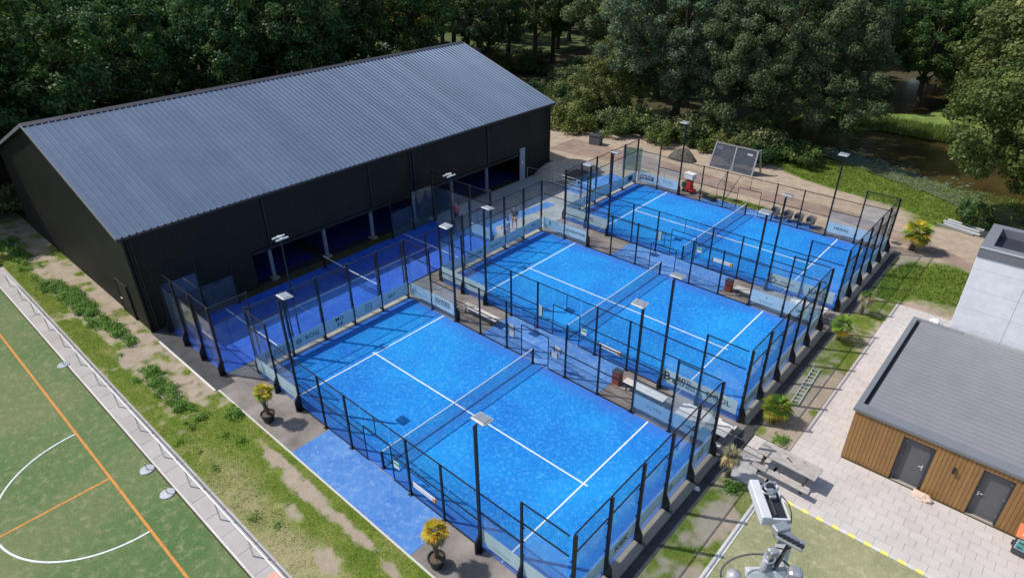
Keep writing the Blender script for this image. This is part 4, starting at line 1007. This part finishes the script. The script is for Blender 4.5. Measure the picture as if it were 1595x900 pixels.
# ------------------------------------------------------------------ vegetation
def leaf_cloud(centres, radii, per, size, rg, squash=.8, up=.25):
    """leaf quads spread over the shells of many small clumps; returns faces and a tint per leaf"""
    P = []; Tn = []
    for c, r_ in zip(centres, radii):
        n = int(per*(r_/1.0)**2)+8
        d = rg.normal(size=(n, 3)); d /= np.linalg.norm(d, axis=1)[:, None]
        rad = r_*(rg.uniform(.25, 1.22, n)**.8)[:, None]
        p = c+d*rad*np.array([1, 1, squash])
        nrm = d+rg.normal(size=(n, 3))*.55; nrm[:, 2] += up; nrm /= np.linalg.norm(nrm, axis=1)[:, None]
        a = np.cross(nrm, rg.normal(size=(n, 3))); a /= np.linalg.norm(a, axis=1)[:, None]; b = np.cross(nrm, a)
        s = size*rg.uniform(.55, 1.25, n)[:, None]
        a = a*s*.5; b = b*s*.32
        P.append(np.stack([p-a, p-b*1.0+a*.1, p+a, p+b], 1))
        Tn.append(np.clip(rg.normal(.45, .2)+rg.normal(0, .16, n), 0, 1))
    return np.concatenate(P), np.concatenate(Tn)
def tree_meshes(seed, H, Rr, base, ncl, per, size, drop=0., lean=0, shape='round', clr=(.5, 1.15)):
    rg = np.random.default_rng(seed); cs = []; rs = []
    hc = (H+base)/2; hz = (H-base)/2
    tries = 0
    while len(cs) < ncl and tries < 6000:
        tries += 1
        d = rg.normal(size=3); d /= np.linalg.norm(d); q = rg.uniform(.45, 1.0)**.6
        rr = Rr*(1+.22*math.sin(3*math.atan2(d[1], d[0])+seed)+.12*math.sin(7*math.atan2(d[1], d[0])))
        p = np.array([d[0]*rr*q, d[1]*rr*q, hc+d[2]*hz*q])
        if shape == 'tall': p[:2] *= 1-.35*max(0, d[2])
        if shape == 'weep': p[2] -= .25*(p[0]**2+p[1]**2)/Rr
        if p[2] < base*.7: continue
        r_ = rg.uniform(*clr)
        if any(np.linalg.norm(p-c) < .62*(r_+s) for c, s in zip(cs, rs)): continue
        cs.append(p); rs.append(r_)
    if drop: 
        pass
    P, Tn = leaf_cloud(cs, rs, per, size, rg)
    cr = quads('crown', P, None, Tn)
    mb = MB(); hs = [0, .06*H, .25*H, .5*H, .75*H, .92*H]; w = H*.022
    pts = [(lean*h+.12*math.sin(h*.5+seed), .12*math.cos(h*.6+seed), h-.3 if h == 0 else h) for h in hs]
    mb.tube(pts, [w*1.5, w*1.08, w*.9, w*.66, w*.38, w*.12], 10)
    order = rg.permutation(len(cs))[:min(len(cs), 16)]
    for k in order:
        c = cs[k]; z0 = max(base*.6, min(c[2]-.35*math.hypot(c[0], c[1])-1., H*.75)); a = Vector((lean*z0, 0, z0)); b = Vector(c)
        m_ = (a+b)/2+Vector((0, 0, .3*(b-a).length*.4)); wr = w*.42
        mb.tube([a, a.lerp(m_, .55), m_, b], [wr, wr*.8, wr*.55, wr*.2], 6)
        for q in range(2):
            e = b+Vector(rg.normal(size=3))*1.0; mb.tube([m_, m_.lerp(e, .5)+Vector((0, 0, .2)), e], [wr*.4, wr*.25, wr*.08], 4)
    tr = mb.mesh('trunk')
    return tr, cr
TREES = {}
def tkind(k, m, *a, **kw):
    tr, cr = tree_meshes(*a, **kw); tr.materials.append(MT['bark']); cr.materials.append(MT[m]); TREES[k] = (tr, cr)
tkind('round', 'leafB', 3, 15.5, 5.0, 3.4, 120, 330, .34)
tkind('tall', 'leafB', 8, 18.5, 4.0, 4.4, 115, 320, .34, shape='tall')
tkind('open', 'leafC', 12, 15.5, 4.6, 5.6, 62, 260, .34, clr=(.45, 1.0))
tkind('grey', 'leafD', 21, 16, 5.6, 2.6, 150, 330, .33)
tkind('low', 'leafA', 33, 10.5, 4.8, 1.4, 110, 300, .32, shape='weep')
tkind('bigoak', 'leafD', 41, 18.5, 7.6, 3.2, 290, 600, .27, clr=(.5, 1.15))
tkind('bigwillow', 'leafA', 52, 18, 8.6, 2.6, 310, 560, .27, shape='weep', clr=(.5, 1.15))
tkind('maple', 'leafC', 63, 10.5, 5.6, 2.4, 200, 560, .26, clr=(.45, 1.0))
def tree(k, x, y, label, s=1., group=None, rz=None, name='deciduous_tree', mat=None):
    T = thing(name, label, 'tree', (x, y, 0), rnd.uniform(0, 6.28) if rz is None else rz, group)
    sz = s*rnd.uniform(.94, 1.08)
    for nm, me in zip(('trunk', 'crown'), TREES[k]):
        o = link(nm, me, None, T); o.scale = (s, s, sz)
    return T
# single trees that can be told apart
tree('bigoak', -16.8, 49.5, 'huge grey green oak with a thick bare trunk behind the farthest court', 1., rz=.4)
tree('bigwillow', -5.4, 50.2, 'huge drooping dull green tree between the goal cage and the pond', .93, rz=2.0)
tree('maple', 16.7, 42.6, 'bushy fresh green tree leaning over the near bank of the pond', 1.06, rz=1.0)
tree('bigwillow', 13.5, 82, 'broad olive green tree at the back of the pond', 1.0, rz=4.0)
tree('low', 10.6, 69.5, 'low spreading tree on the grassy spit of the pond', 1.35)
tree('grey', 15.5, 71.5, 'grey green tree standing tall on the pond spit', 1.1)
tree('low', 18.5, 67.5, 'second low spreading tree on the spit, nearer the picture edge', 1.3)
tree('round', 7.5, 79.5, 'dark tree at the back of the pond spit', 1.05)
tree('round', 1.5, 74.5, 'dark leaning-in tree where the spit meets the water', .8)
tree('round', -8.2, 70.5, 'dark tree on the far bank left of the grassy spit', 1.1)
tree('round', -1.0, 100.0, 'dark tree across the water behind the grassy spit', 1.2)
tree('low', 21.5, 70, 'dull green low tree beyond the leaning tree at the pond', 1.2)
tree('low', -23.8, 46.5, 'low bushy tree just behind the corner of the black hall', .8)
tree('grey', -24.5, 58, 'grey green tree standing beside the huge oak', 1.05)
# the wood
placed = [(-16.8, 49.5), (-4.2, 50.5), (17, 43.8), (13.5, 82), (4, 78), (-2.5, 66), (21.5, 70), (-23.8, 46.5), (-24.5, 58)]
def px(x, y, z=5.):
    v = Vector((x-CX, y-CY, z-CZ)); w = v.dot(_d); return 797.5+FPX*v.dot(_r2)/w, w
def whereabouts(x, y):
    q, w = px(x, y)
    at = ('behind the near gable of the hall' if q < 130 else 'behind the first third of the hall ridge' if q < 330 else 'behind the middle of the hall ridge' if q < 520 else
          'behind the far third of the hall ridge' if q < 730 else 'between the hall and the huge oak' if q < 880 else 'behind the huge oak' if q < 1090 else 'behind the drooping tree' if q < 1330 else 'beyond the pond')
    dp = math.hypot(x-CX, y-CY)
    return at, ('front row' if dp < 84 else 'second row' if dp < 104 else 'third row' if dp < 128 else 'farthest row')
KL = {'round': 'dark round-crowned tree', 'tall': 'tall dark narrow tree',
      'open': 'slender airy fresh green tree', 'grey': 'grey green tree', 'low': 'low dull green tree'}
def infront(x, y):
    return x > -45 and y < 40 or (x > -22 and y < 64) or (-21 < x < 0 and y < 76) or (-8 < x < 30 and y < 98)
def onroad(x, y):
    return abs((y-12)-(x+190)*60/138.) < 5.0 and x > -190
def wood_tree(k, x, y, s):
    at, row = whereabouts(x, y); tree(k, x, y, f'{KL[k]} {at}, {row}', s, f'{KL[k]}s {at}, {row}')
def try_tree(x, y, mind, kinds):
    if infront(x, y) or onroad(x, y): return False
    if any((x-a)**2+(y-b)**2 < mind*mind for a, b in placed): return False
    k = kinds[rnd.randrange(len(kinds))]
    placed.append((x, y))
    wood_tree(k, x, y, rnd.uniform(.85, 1.15)); return True
for (x, y) in ((-82.5, 34.4), (-75.2, 50.4), (-75, 58), (-72.7, 60), (-71.4, 65), (-63, 68), (-55, 64)): placed.append((x, y)); wood_tree('open', x, y, 1.05)
for _ in range(900):   # dense block left of the hall and behind its left half
    x, y = rnd.uniform(-92, -46), rnd.uniform(-34, 30); try_tree(x, y, 5.8, ['round', 'tall', 'round', 'low'] if False else ['round', 'tall', 'round'])
for _ in range(420):   # thinner towards the road
    x, y = rnd.uniform(-74, -46), rnd.uniform(30, 66); try_tree(x, y, 6.4, ['open', 'open', 'tall', 'round'])
for _ in range(700):   # behind the oak and the pond
    x, y = rnd.uniform(-60, 20), rnd.uniform(60, 130); try_tree(x, y, 6.6, ['round', 'grey', 'grey', 'tall'])
for _ in range(900):   # beyond the road
    x, y = rnd.uniform(-170, -40), rnd.uniform(20, 150)
    if y > 21+(x+190)*60/138.: try_tree(x, y, 8.2, ['round', 'tall', 'open', 'round'])
for _ in range(500):
    x, y = rnd.uniform(-170, -92), rnd.uniform(-20, 60); try_tree(x, y, 8.5, ['round', 'tall', 'round'])
for _ in range(120):
    x, y = rnd.uniform(14, 44), rnd.uniform(60, 100); try_tree(x, y, 7, ['grey', 'round'])
# bushes at the edge of the wood
def bush_mesh(seed, Rr, H, ncl, per, size, m):
    rg = np.random.default_rng(seed); cs = []; rs = []
    for _ in range(ncl):
        a = rg.uniform(0, 6.28); r_ = Rr*math.sqrt(rg.uniform(0, 1))*.8; cs.append(np.array([r_*math.cos(a), r_*math.sin(a), rg.uniform(.15, .8)*H*(1-.35*r_/Rr)])); rs.append(rg.uniform(.3, .55)*Rr*.7)
    P, Tn = leaf_cloud(cs, rs, per, size, rg); me = quads('foliage', P, None, Tn); me.materials.append(MT[m]); return me
BU = [bush_mesh(1, 1.9, 2.4, 16, 420, .26, 'leafB'), bush_mesh(2, 1.6, 2.0, 14, 420, .24, 'leafC'), bush_mesh(3, 2.3, 3.0, 20, 420, .28, 'leafA')]
stem = MB()
for a in range(5): stem.tube([(0, 0, -.1), (.3*math.cos(a*1.26), .3*math.sin(a*1.26), .8), (.7*math.cos(a*1.26), .7*math.sin(a*1.26), 1.6)], [.05, .035, .015], 5)
stem = stem.mesh('stem'); stem.materials.append(MT['bark'])
BL = ['dark rounded bush low under the trees', 'fresh green bush low under the trees', 'large dull green bush low under the trees']
def bush(k, x, y, s=1., label=None):
    at = whereabouts(x, y)[0]
    T = thing('bush', label or f'{BL[k]} {at}', 'bush', (x, y, 0), rnd.uniform(0, 6), None if label else f'{BL[k]} {at}'.replace('bush', 'bushes'))
    for nm, me in (('stems', stem), ('foliage', BU[k])): o = link(nm, me, None, T); o.scale = (s, s, s*rnd.uniform(.85, 1.15))
for i in range(17): bush(rnd.choice((0, 0, 2, 1)), -26+i*1.35, 42.2+rnd.uniform(-.9, 1.6)+max(0, (i-9))*.15, rnd.uniform(.8, 1.15))
for i in range(12): bush(rnd.choice((0, 2)), -25+i*2.2, 45.5+rnd.uniform(-.8, .8), rnd.uniform(.9, 1.3))
for i in range(10): bush(rnd.choice((0, 2, 1)), -46+i*2.3, 40+rnd.uniform(-2, 2)+i*.2, rnd.uniform(.9, 1.3))
for i in range(24): bush(rnd.choice((0, 2, 0)), -43.5-rnd.uniform(0, 2.5), -12+i*1.9, rnd.uniform(.8, 1.2))
for _ in range(46):
    x, y = rnd.uniform(-66, -26), rnd.uniform(44, 66)
    if not onroad(x, y): bush(rnd.choice((0, 1, 2, 0)), x, y, rnd.uniform(.7, 1.2))
for _ in range(22): bush(rnd.choice((0, 0, 2)), rnd.uniform(-60, -46), rnd.uniform(24, 46), rnd.uniform(.8, 1.2))
bush(1, -22.8, 39.6, 1.15, 'light green bush right behind the far corner of the black hall')
bush(0, -2.0, 46.2, 1.1, 'dark bush under the drooping tree near the goal cage'); bush(0, -4.6, 45.0, 1.1, 'dark bush at the leaning trunk behind the goal cage')
for i in range(3): bush(rnd.choice((0, 2)), -6+i*1.9, 63+rnd.uniform(-1, 3), rnd.uniform(.8, 1.2))
for i in range(14): bush(rnd.choice((0, 2)), 2+i*2.2, 99+rnd.uniform(-2, 3), 1.5)
bush(0, 13.6, 40.2, .8, 'dark low bush at the foot of the leaning pond tree')
bush(2, -44.5, -12.5, 1.0, 'dark bush at the back corner of the sandy strip')
# grass, weeds, reeds and lily pads: nobody could count them
def blades(name, pts, h, w, m, label, lean=.5, per=3):
    rg = np.random.default_rng(len(pts)); n = len(pts)*per
    p = np.repeat(np.array(pts, float), per, 0); p[:, :2] += rg.normal(0, .035, (n, 2))
    hh = h*rg.uniform(.4, 1.15, n)[:, None]; a = rg.uniform(0, 6.28, n); d = np.stack([np.cos(a), np.sin(a), np.zeros(n)], 1)
    t = np.stack([np.cos(a+1.6), np.sin(a+1.6), np.zeros(n)], 1); up = np.array([0, 0, 1.])
    tip = p+up*hh+t*hh*lean*rg.uniform(.2, 1, n)[:, None]
    P = np.stack([p-d*w/2, p+d*w/2, tip], 1)
    me = quads(name, P, None, np.clip(rg.normal(.5, .25, n), 0, 1), nv=3)
    return tag(link(name, me, m), label, None, None, 'stuff')
pts = []
for _ in range(60000):
    x, y = rnd.uniform(-34, 9), rnd.uniform(-10.4, -7.15)
    if lawn_cover(x, y)+.5*nz(x, y, 1.8, 3) > .55+.5*max(0, lawn_dry(x, y))*rnd.random()*2: pts.append((x, y, .01))
for _ in range(26000):
    x, y = rnd.uniform(11.02, 12.6), rnd.uniform(-6, 24)
    if 4.3 < y < 7.6: continue
    if strip_cover(x, y)+.5*nz(x, y, 1.8, 3) > .62: pts.append((x, y, .01))
blades('grass', pts[:60000], .036, .026, 'grass', 'short patchy lawn grass', per=2)
pts = []
for _ in range(26000):
    x, y = rnd.uniform(-8, 18), rnd.uniform(24, 48)
    if yard_cover(x, y) > .75 and not (x < 11 and y < 31): pts.append((x, y, .01))
blades('bank_grass', pts, .16, .06, 'grass', 'grass on the pond bank')
pts = [(rnd.uniform(-2, 8), rnd.uniform(60.5, 64.5), .2) for _ in range(2500)]
blades('reeds', pts, .9, .09, 'grass', 'tall grass and reeds on the pond spit', .3)
def weeds(name, spots, label):
    rg = np.random.default_rng(5); cs = []; rs = []
    for (x, y, rx, ry, n) in spots:
        for _ in range(n):
            a = rg.uniform(0, 6.28); q = math.sqrt(rg.uniform(0, 1)); cs.append(np.array([x+rx*q*math.cos(a), y+ry*q*math.sin(a), rg.uniform(.05, .24)])); rs.append(rg.uniform(.12, .32))
    P, Tn = leaf_cloud(cs, rs, 900, .10, rg, .7, .6); me = quads(name, P, None, Tn); return tag(link(name, me, 'weed'), label, None, None, 'stuff')
weeds('weeds', [(-37, -9.1, 1.8, .6, 60), (-34.5, -9.4, .9, .35, 22), (-28.6, -9.2, 1.2, .6, 40), (-26.2, -8.8, 1.5, .6, 60), (-24.1, -8.7, 1.5, .6, 62), (-21.8, -8.8, 1.2, .5, 40), (-19.9, -8.4, 1.0, .35, 34), (-18.2, -8.35, .6, .3, 14),
                (-14.2, -8.7, .8, .3, 22), (-12.6, -8.9, 1.0, .35, 26), (-10.9, -9.0, .9, .3, 14), (-8.2, -7.5, .6, .2, 8), (-9.6, -8.8, .8, .4, 9), (-25, -8.9, 6, .6, 26), (-14, -9.2, 4, .6, 14), (-33, -9.3, 4, .6, 24), (-5, -9.2, 6, 1.1, 9), (11.7, 3.9, .35, .35, 14), (12.1, 7.9, .4, .3, 9)], 'leafy green weeds in the sandy strip')
rg = np.random.default_rng(77); P = []; Tn = []
for _ in range(2600):
    u = rg.uniform(0, 1); x = -1+19*u+rg.normal(0, .3); y0 = 48.6-.42*x if x < 9 else 44.8-.66*(x-9.3); d_ = abs(rg.normal(0, 1.5)); x2, y2 = x+d_*.35, y0+.3+d_
    r_ = rg.uniform(.10, .22); a0 = rg.uniform(0, 6.28)
    P.append([(x2+r_*math.cos(a0+i*1.047), y2+r_*math.sin(a0+i*1.047), .03+rg.uniform(0, .05)*(1 if i in (0, 1, 2) else .4)) for i in range(6)]); Tn.append(rg.uniform(0, 1))
tag(link('lily_pads', quads('lily_pads', np.array(P), None, np.array(Tn), nv=6), 'lily'), 'lily pads along the near bank of the pond', kind='stuff')

# palms
def frond_mesh(seed, L, droop, wd=.5):
    """a fan leaf on its stalk: pointed segments radiating from the stalk's end"""
    rg = np.random.default_rng(seed); P = []; Tn = []
    st = np.array([L*.42, 0, L*.5*.3]); n = 17
    P.append([(0, -.012, 0), (0, .012, 0), tuple(st+np.array([0, .01, 0])), tuple(st-np.array([0, .01, 0]))]); Tn.append(.5)
    for i in range(n):
        a = (i/(n-1)-.5)*R(210); ln = L*.56*(1-.3*abs(a)/R(105))*rg.uniform(.85, 1.08)
        d = np.array([math.cos(a), math.sin(a), .15]); nrm = np.array([-math.sin(a), math.cos(a), 0])
        mid = st+d*ln*.55; tip = st+d*ln+np.array([0, 0, -droop*ln*rg.uniform(.5, 1.2)])
        w = ln*.07
        P.append([tuple(st), tuple(mid-nrm*w+[0, 0, .012]), tuple(tip), tuple(mid+nrm*w+[0, 0, .012])]); Tn.append(float(np.clip(rg.normal(.5, .25), 0, 1)))
    return quads('frond', np.array(P), None, np.array(Tn))
FR = {}
for m in ('frondgreen', 'frondyellow', 'frondorange', 'fronddry'):
    for j in range(3):
        me = frond_mesh(j+len(m), .9, .30 if m != 'fronddry' else .9); me.materials.append(MT[m]); FR[m, j] = me
def palm(x, y, H, spread, label, mix, n=22, pot=False, thick=.09, cat='palm'):
    T = thing('palm_tree', label, cat, (x, y, .016)); z0 = .42 if pot else 0
    if pot:
        pt = MB().lathe([(.20, 0), (.24, .05), (.31, .42), (.34, .42), (.34, .46), (.29, .46), (.27, .40)], 24).build('pot', 'pot', T, smooth=False); MB().lathe([(.28, .36), (.27, .40), (.12, .43)], 16).build('soil', 'soil', pt)
    mb = MB(); k = 14
    pts = [(.03*math.sin(i*.6+x), .03*math.cos(i*.5), z0+(H-z0)*i/k) for i in range(k+1)]
    mb.tube(pts, [thick*(1.25 if i == 0 else 1)*(1.12 if i % 2 else .94) for i in range(k+1)], 10)
    for i in range(40):
        a = rnd.uniform(0, 6.28); z = rnd.uniform(z0+.1, H); mb.bar((thick*math.cos(a), thick*math.sin(a), z), (thick*1.55*math.cos(a), thick*1.55*math.sin(a), z+.08), .02, .02)
    mb.build('trunk', 'palmbark', T)
    for i in range(n):
        m = mix[min(len(mix)-1, int(i/n*len(mix)))]
        o = link('frond', FR[m, i % 3], None, T, loc=(pts[-1][0], pts[-1][1], H-.02)); el = R(75-125*i/n+rnd.uniform(-8, 8))
        o.rotation_euler = (rnd.uniform(-.3, .3), -el+R(15), i*2.4+rnd.uniform(-.2, .2)); s = spread*rnd.uniform(.85, 1.1); o.scale = (s, s, s)
G, Y, D = 'frondgreen', 'frondyellow', 'fronddry'
palm(-6.44, -6.62, 1.65, .66, 'yellow green palm in a black pot by the hall end of the nearest court', [Y, Y, G, Y, D], 34, True, .085)
palm(5.26, -6.67, 1.75, .68, 'orange yellow palm in a black pot at the front edge of the picture', [Y, 'frondorange', Y, 'frondorange', D, D], 36, True, .085)
palm(11.25, 9.1, .70, .95, 'largest bushy green palm planted beside the middle court', [G, Y, G, Y, Y], 36, False, .14)
palm(11.3, 17.7, .95, .85, 'small green palm with a short trunk beside the middle court corner', [G, G, G, Y], 24, False, .09)
palm(11.4, 21.3, 1.1, .70, 'small half dry palm between the middle and farthest courts', [G, D, D, D], 18, False, .08)
palm(11.4, 32.4, 1.3, 1.35, 'tall yellow green palm beyond the corner of the farthest court', [Y, G, Y, G, Y, D], 40, False, .16)
palm(11.25, 4.3, 1.15, .68, 'dry withered palm at the corner of the nearest court', [D, D, D], 16, False, .09)

# ------------------------------------------------------------------ people
def person(x, y, rz, label, shirt, legs_bare=True, shorts='whitecloth', stride=.12, arm=(.35, .15)):
    T = thing('person', label, 'person', (x, y, .03), rz)
    V = []; E_ = []; Rd = []
    def v(p, r_, par=None):
        V.append(p); Rd.append(r_)
        if par is not None: E_.append((par, len(V)-1))
        return len(V)-1
    pel = v((0, 0, .95), .14); wa = v((0, 0, 1.12), .125, pel); ch = v((0, .0, 1.34), .155, wa); nk = v((0, 0, 1.50), .06, ch); hd = v((0, .02, 1.60), .085, nk); hd2 = v((0, .015, 1.70), .095, hd); v((0, .0, 1.77), .06, hd2)
    v((0, .11, 1.64), .018, hd)
    for s in (-1, 1):
        v((s*.095, 0, 1.65), .018, hd)
        hip = v((s*.10, 0, .90), .105, pel); kn = v((s*.12, s*stride*.6, .50), .062, hip); an = v((s*.12, s*stride-.02, .09), .042, kn); v((s*.13, s*stride+.14, .03), .036, an)
        sh = v((s*.19, 0, 1.42), .062, ch); el = v((s*.27, -.03, 1.15), .045, sh); wr = v((s*.28, arm[0]*(.4 if s < 0 else 1), .98), .032, el); pa = v((s*.28, arm[0]*(.4 if s < 0 else 1)+.05, .92), .034, wr)
        for q, (dx, ln) in enumerate(((-.03, .06), (-.01, .075), (.01, .08), (.03, .07))): v((s*.28+dx, arm[0]*(.4 if s < 0 else 1)+.06+.02*q*0, .92-ln), .0085, pa)
        v((s*.28-s*.045, arm[0]*(.4 if s < 0 else 1)+.07, .90), .0095, pa)
    def skin(name, idx, m, grow=0, parent=T):
        mp = {a: i for i, a in enumerate(idx)}
        me = bpy.data.meshes.new(name); me.from_pydata([V[i] for i in idx], [(mp[a], mp[b]) for a, b in E_ if a in mp and b in mp], [])
        o = link(name, me, m, parent); md = o.modifiers.new('skin', 'SKIN'); 
        sv = me.skin_vertices[0].data
        for i, a in enumerate(idx): sv[i].radius = (Rd[a]+grow,)*2; sv[i].use_root = (i == 0)
        md.use_smooth_shade = True; sb = o.modifiers.new('sub', 'SUBSURF'); sb.levels = 1; sb.render_levels = 2
        return o
    skin('body', list(range(len(V))), 'skin')
    arms = [i for i in range(len(V)) if V[i][2] > 1.1 and V[i][2] < 1.46]
    skin('shirt', [i for i in (ch, wa, pel) ]+[i for i in range(len(V)) if abs(abs(V[i][0])-.19) < .01 or abs(abs(V[i][0])-.27) < .005], shirt, .05)
    skin('shorts', [pel]+[i for i in range(len(V)) if abs(abs(V[i][0])-.10) < .003 and V[i][2] < 1]+[i for i in range(len(V)) if abs(V[i][2]-.50) < .01], shorts, .028)
    MB().lathe([(.0, 0), (.085, .0), (.11, .05), (.10, .12), (.05, .155), (.0, .16)], 16, (0, -.015, 1.66)).build('hair', 'hair', T, smooth=True)
    return T
person(-15.7, 14.6, R(200), 'person in a red shirt and dark trousers standing in the hall shade', 'red', shorts='blackcloth')
person(-10.95, 15.1, R(150), 'person in a light blue shirt and white shorts by the middle court', 'bluecloth')
person(-11.9, 16.9, R(190), 'person in black top just behind the one in light blue', 'blackcloth', shorts='skin')
T = thing('racket', 'dark padel racket held out low by the player in light blue', 'racket', (-10.55, 14.8, .9), R(-30)); MB().lathe([(.13, -.018), (.13, .018), (.11, .02)], 18, (.30, 0, 0)).build('face', 'lampdark', T); MB().bar((0, 0, 0), (.18, 0, 0), .03).build('handle', 'black', T)

# ------------------------------------------------------------------ floodlight mast close to the camera
def gp(px, py, z):
    v = _d*FPX+_r2*(px-797.5)-_u2*(py-450); t = (z-CZ)/v.z; return Vector((CX, CY, CZ))+v*t
MZ = 15.0
top = gp(1226, 838, MZ); 
mast = thing('floodlight_mast', 'tall pale floodlight mast with large lamps rising close in front of the camera', 'floodlight mast', (top.x, top.y, 0))
def ml(p): return Vector(p)-Vector((top.x, top.y, 0))
tb = MB().tube([(0, 0, 0), (0, 0, MZ*.5), (0, 0, MZ)], [.16, .11, .065], 20).build('pole', 'whitemetal', mast, smooth=True)
MB().tube([(0, 0, 0), (0, 0, .04)], .32, 20).build('base_flange', 'galv', tb)
def flood(a, b, wv, dv, name='floodlight'):
    """lamp housing along a-b, wv its width direction, dv its depth (towards the lit side)"""
    a = Vector(a); b = Vector(b); ax = (b-a).normalized(); w = Vector(wv); w = (w-ax*w.dot(ax)).normalized(); d = ax.cross(w)
    if d.dot(Vector(dv)) < 0: d = -d
    L = (b-a).length; rot = Matrix((ax, w, d)).transposed(); c = (a+b)/2
    def P(x, y, z): return c+ax*x+w*y+d*z
    o = MB().box(P(0, 0, 0), (L, .10, .12), rot).build(name, 'whitemetal', mast, bevel=.012)
    MB().box(P(0, .13, .02), (L*.96, .158, .08), rot).build('trough', 'lampdark', o)
    MB().box(P(0, .10, -.03), (L*.8, .02, .03), rot).build('seal', 'bingrey', o)
    MB().box(P(0, .222, .02), (L, .016, .12), rot).box(P(L/2-.01, .13, .02), (.02, .165, .12), rot).build('rim', 'whitemetal', o, bevel=.004)
    MB().box(P(-.05, .12, -.07), (.12, .07, .04), rot).build('gear_box', 'galv', o, bevel=.01)
    return o, P
a, b = gp(1173, 752, MZ+.35), gp(1194, 812, MZ+.35)
dirx = _r2.copy(); dirx.z = 0
o, P_ = flood(ml(a), ml(b), _r2, (0, 0, -1))
L = (b-a).length
# end plate, bracket with holes, arm
c1, c2 = gp(1207, 829, MZ+.25), gp(1243, 846, MZ+.22)
br = MB().bar(ml(gp(1212, 830, MZ+.3)), ml(gp(1252, 852, MZ+.28)), .13, .03).build('bracket_plate', 'galv', mast, bevel=.01)
for i in range(6): 
    q = ml(gp(1214, 831, MZ+.325).lerp(gp(1249, 850, MZ+.305), i/5)); MB().tube([q+Vector((0, 0, -.004)), q+Vector((0, 0, .006))], .026, 12).build('bracket_hole', 'lampdark', br)
MB().tube([ml(gp(1206, 831, MZ+.3)), ml(gp(1224, 829, MZ+.3)), ml(gp(1243, 846, MZ+.28))], [.045, .05, .03], 12).build('yoke', 'galv', mast, smooth=True)
MB().bar(ml(gp(1205, 826, MZ+.33)), ml(gp(1228, 820, MZ+.33)), .10, .08).build('end_block', 'galv', mast, bevel=.015)
# crossarm down to the second lamp group
MB().bar(ml(gp(1224, 842, MZ+.05)), ml(gp(1199, 884, MZ-.05)), .11, .11).build('crossarm', 'mastgrey', mast, bevel=.01)
MB().bar(ml(gp(1229, 846, MZ+.10)), ml(gp(1206, 884, MZ+.02)), .02, .1).build('arm_rib', 'lampdark', mast)
MB().tube([ml(gp(1188, 888, MZ)), ml(gp(1195, 868, MZ+.05)), ml(gp(1200, 858, MZ+.12))], [.04, .04, .03], 14).build('junction', 'mastgrey', mast, smooth=True)
MB().bar(ml(gp(1196, 862, MZ+.16)), ml(gp(1211, 859, MZ+.16)), .09, .09).build('clamp', 'galv', mast, bevel=.02)
a, b = gp(1163, 893, MZ-.1), gp(1228, 893, MZ-.1)
o2, P2 = flood(ml(a)+Vector((0, 0, 0)), ml(b), -_u2, (0, 0, -1))
MB().bar(ml(gp(1226, 890, MZ)), ml(gp(1250, 897, MZ)), .14, .12).build('end_block', 'galv', mast, bevel=.04)
MB().lathe([(.0, 0), (.06, .0), (.075, .04), (.07, .22), (.0, .24)], 18, tuple(ml(gp(1138, 915, MZ-.35)))).build('lamp_cap', 'mastgrey', mast, smooth=True)
# cable loops
cc = ml(gp(1178, 893, MZ-.2)); 
mb = MB(); mb.tube([cc+(_r2*math.cos(t)*.36+_u2*math.sin(t)*.20+Vector((0, 0, 0))) for t in [i*math.pi/24-.1 for i in range(27)]], .010, 8); mb.build('cable', 'rattan', mast, smooth=True)
for (x0, y0, rx, ry, z_, r_) in ((1199, 760, 13, 9, .45, .008), (1202, 757, 11, 7, .48, .008), (1178, 897, 14, 10, .1, .011), (1200, 868, 8, 9, .2, .008)):
    MB().tube([ml(gp(x0+rx*math.cos(t*.35), y0+ry*math.sin(t*.35), MZ+z_)) for t in range(17)], r_, 8).build('cable', 'galv', mast, smooth=True)
MB().tube([ml(gp(*q, MZ+.35)) for q in ((1205, 765), (1218, 772), (1229, 785), (1233, 800), (1232, 815))], .006, 6).build('cable', 'lampdark', mast)
MB().tube([ml(gp(*q, MZ+.15)) for q in ((1231, 843), (1231, 853), (1221, 855), (1208, 852), (1203, 862))], .007, 6).build('cable', 'lampdark', mast)
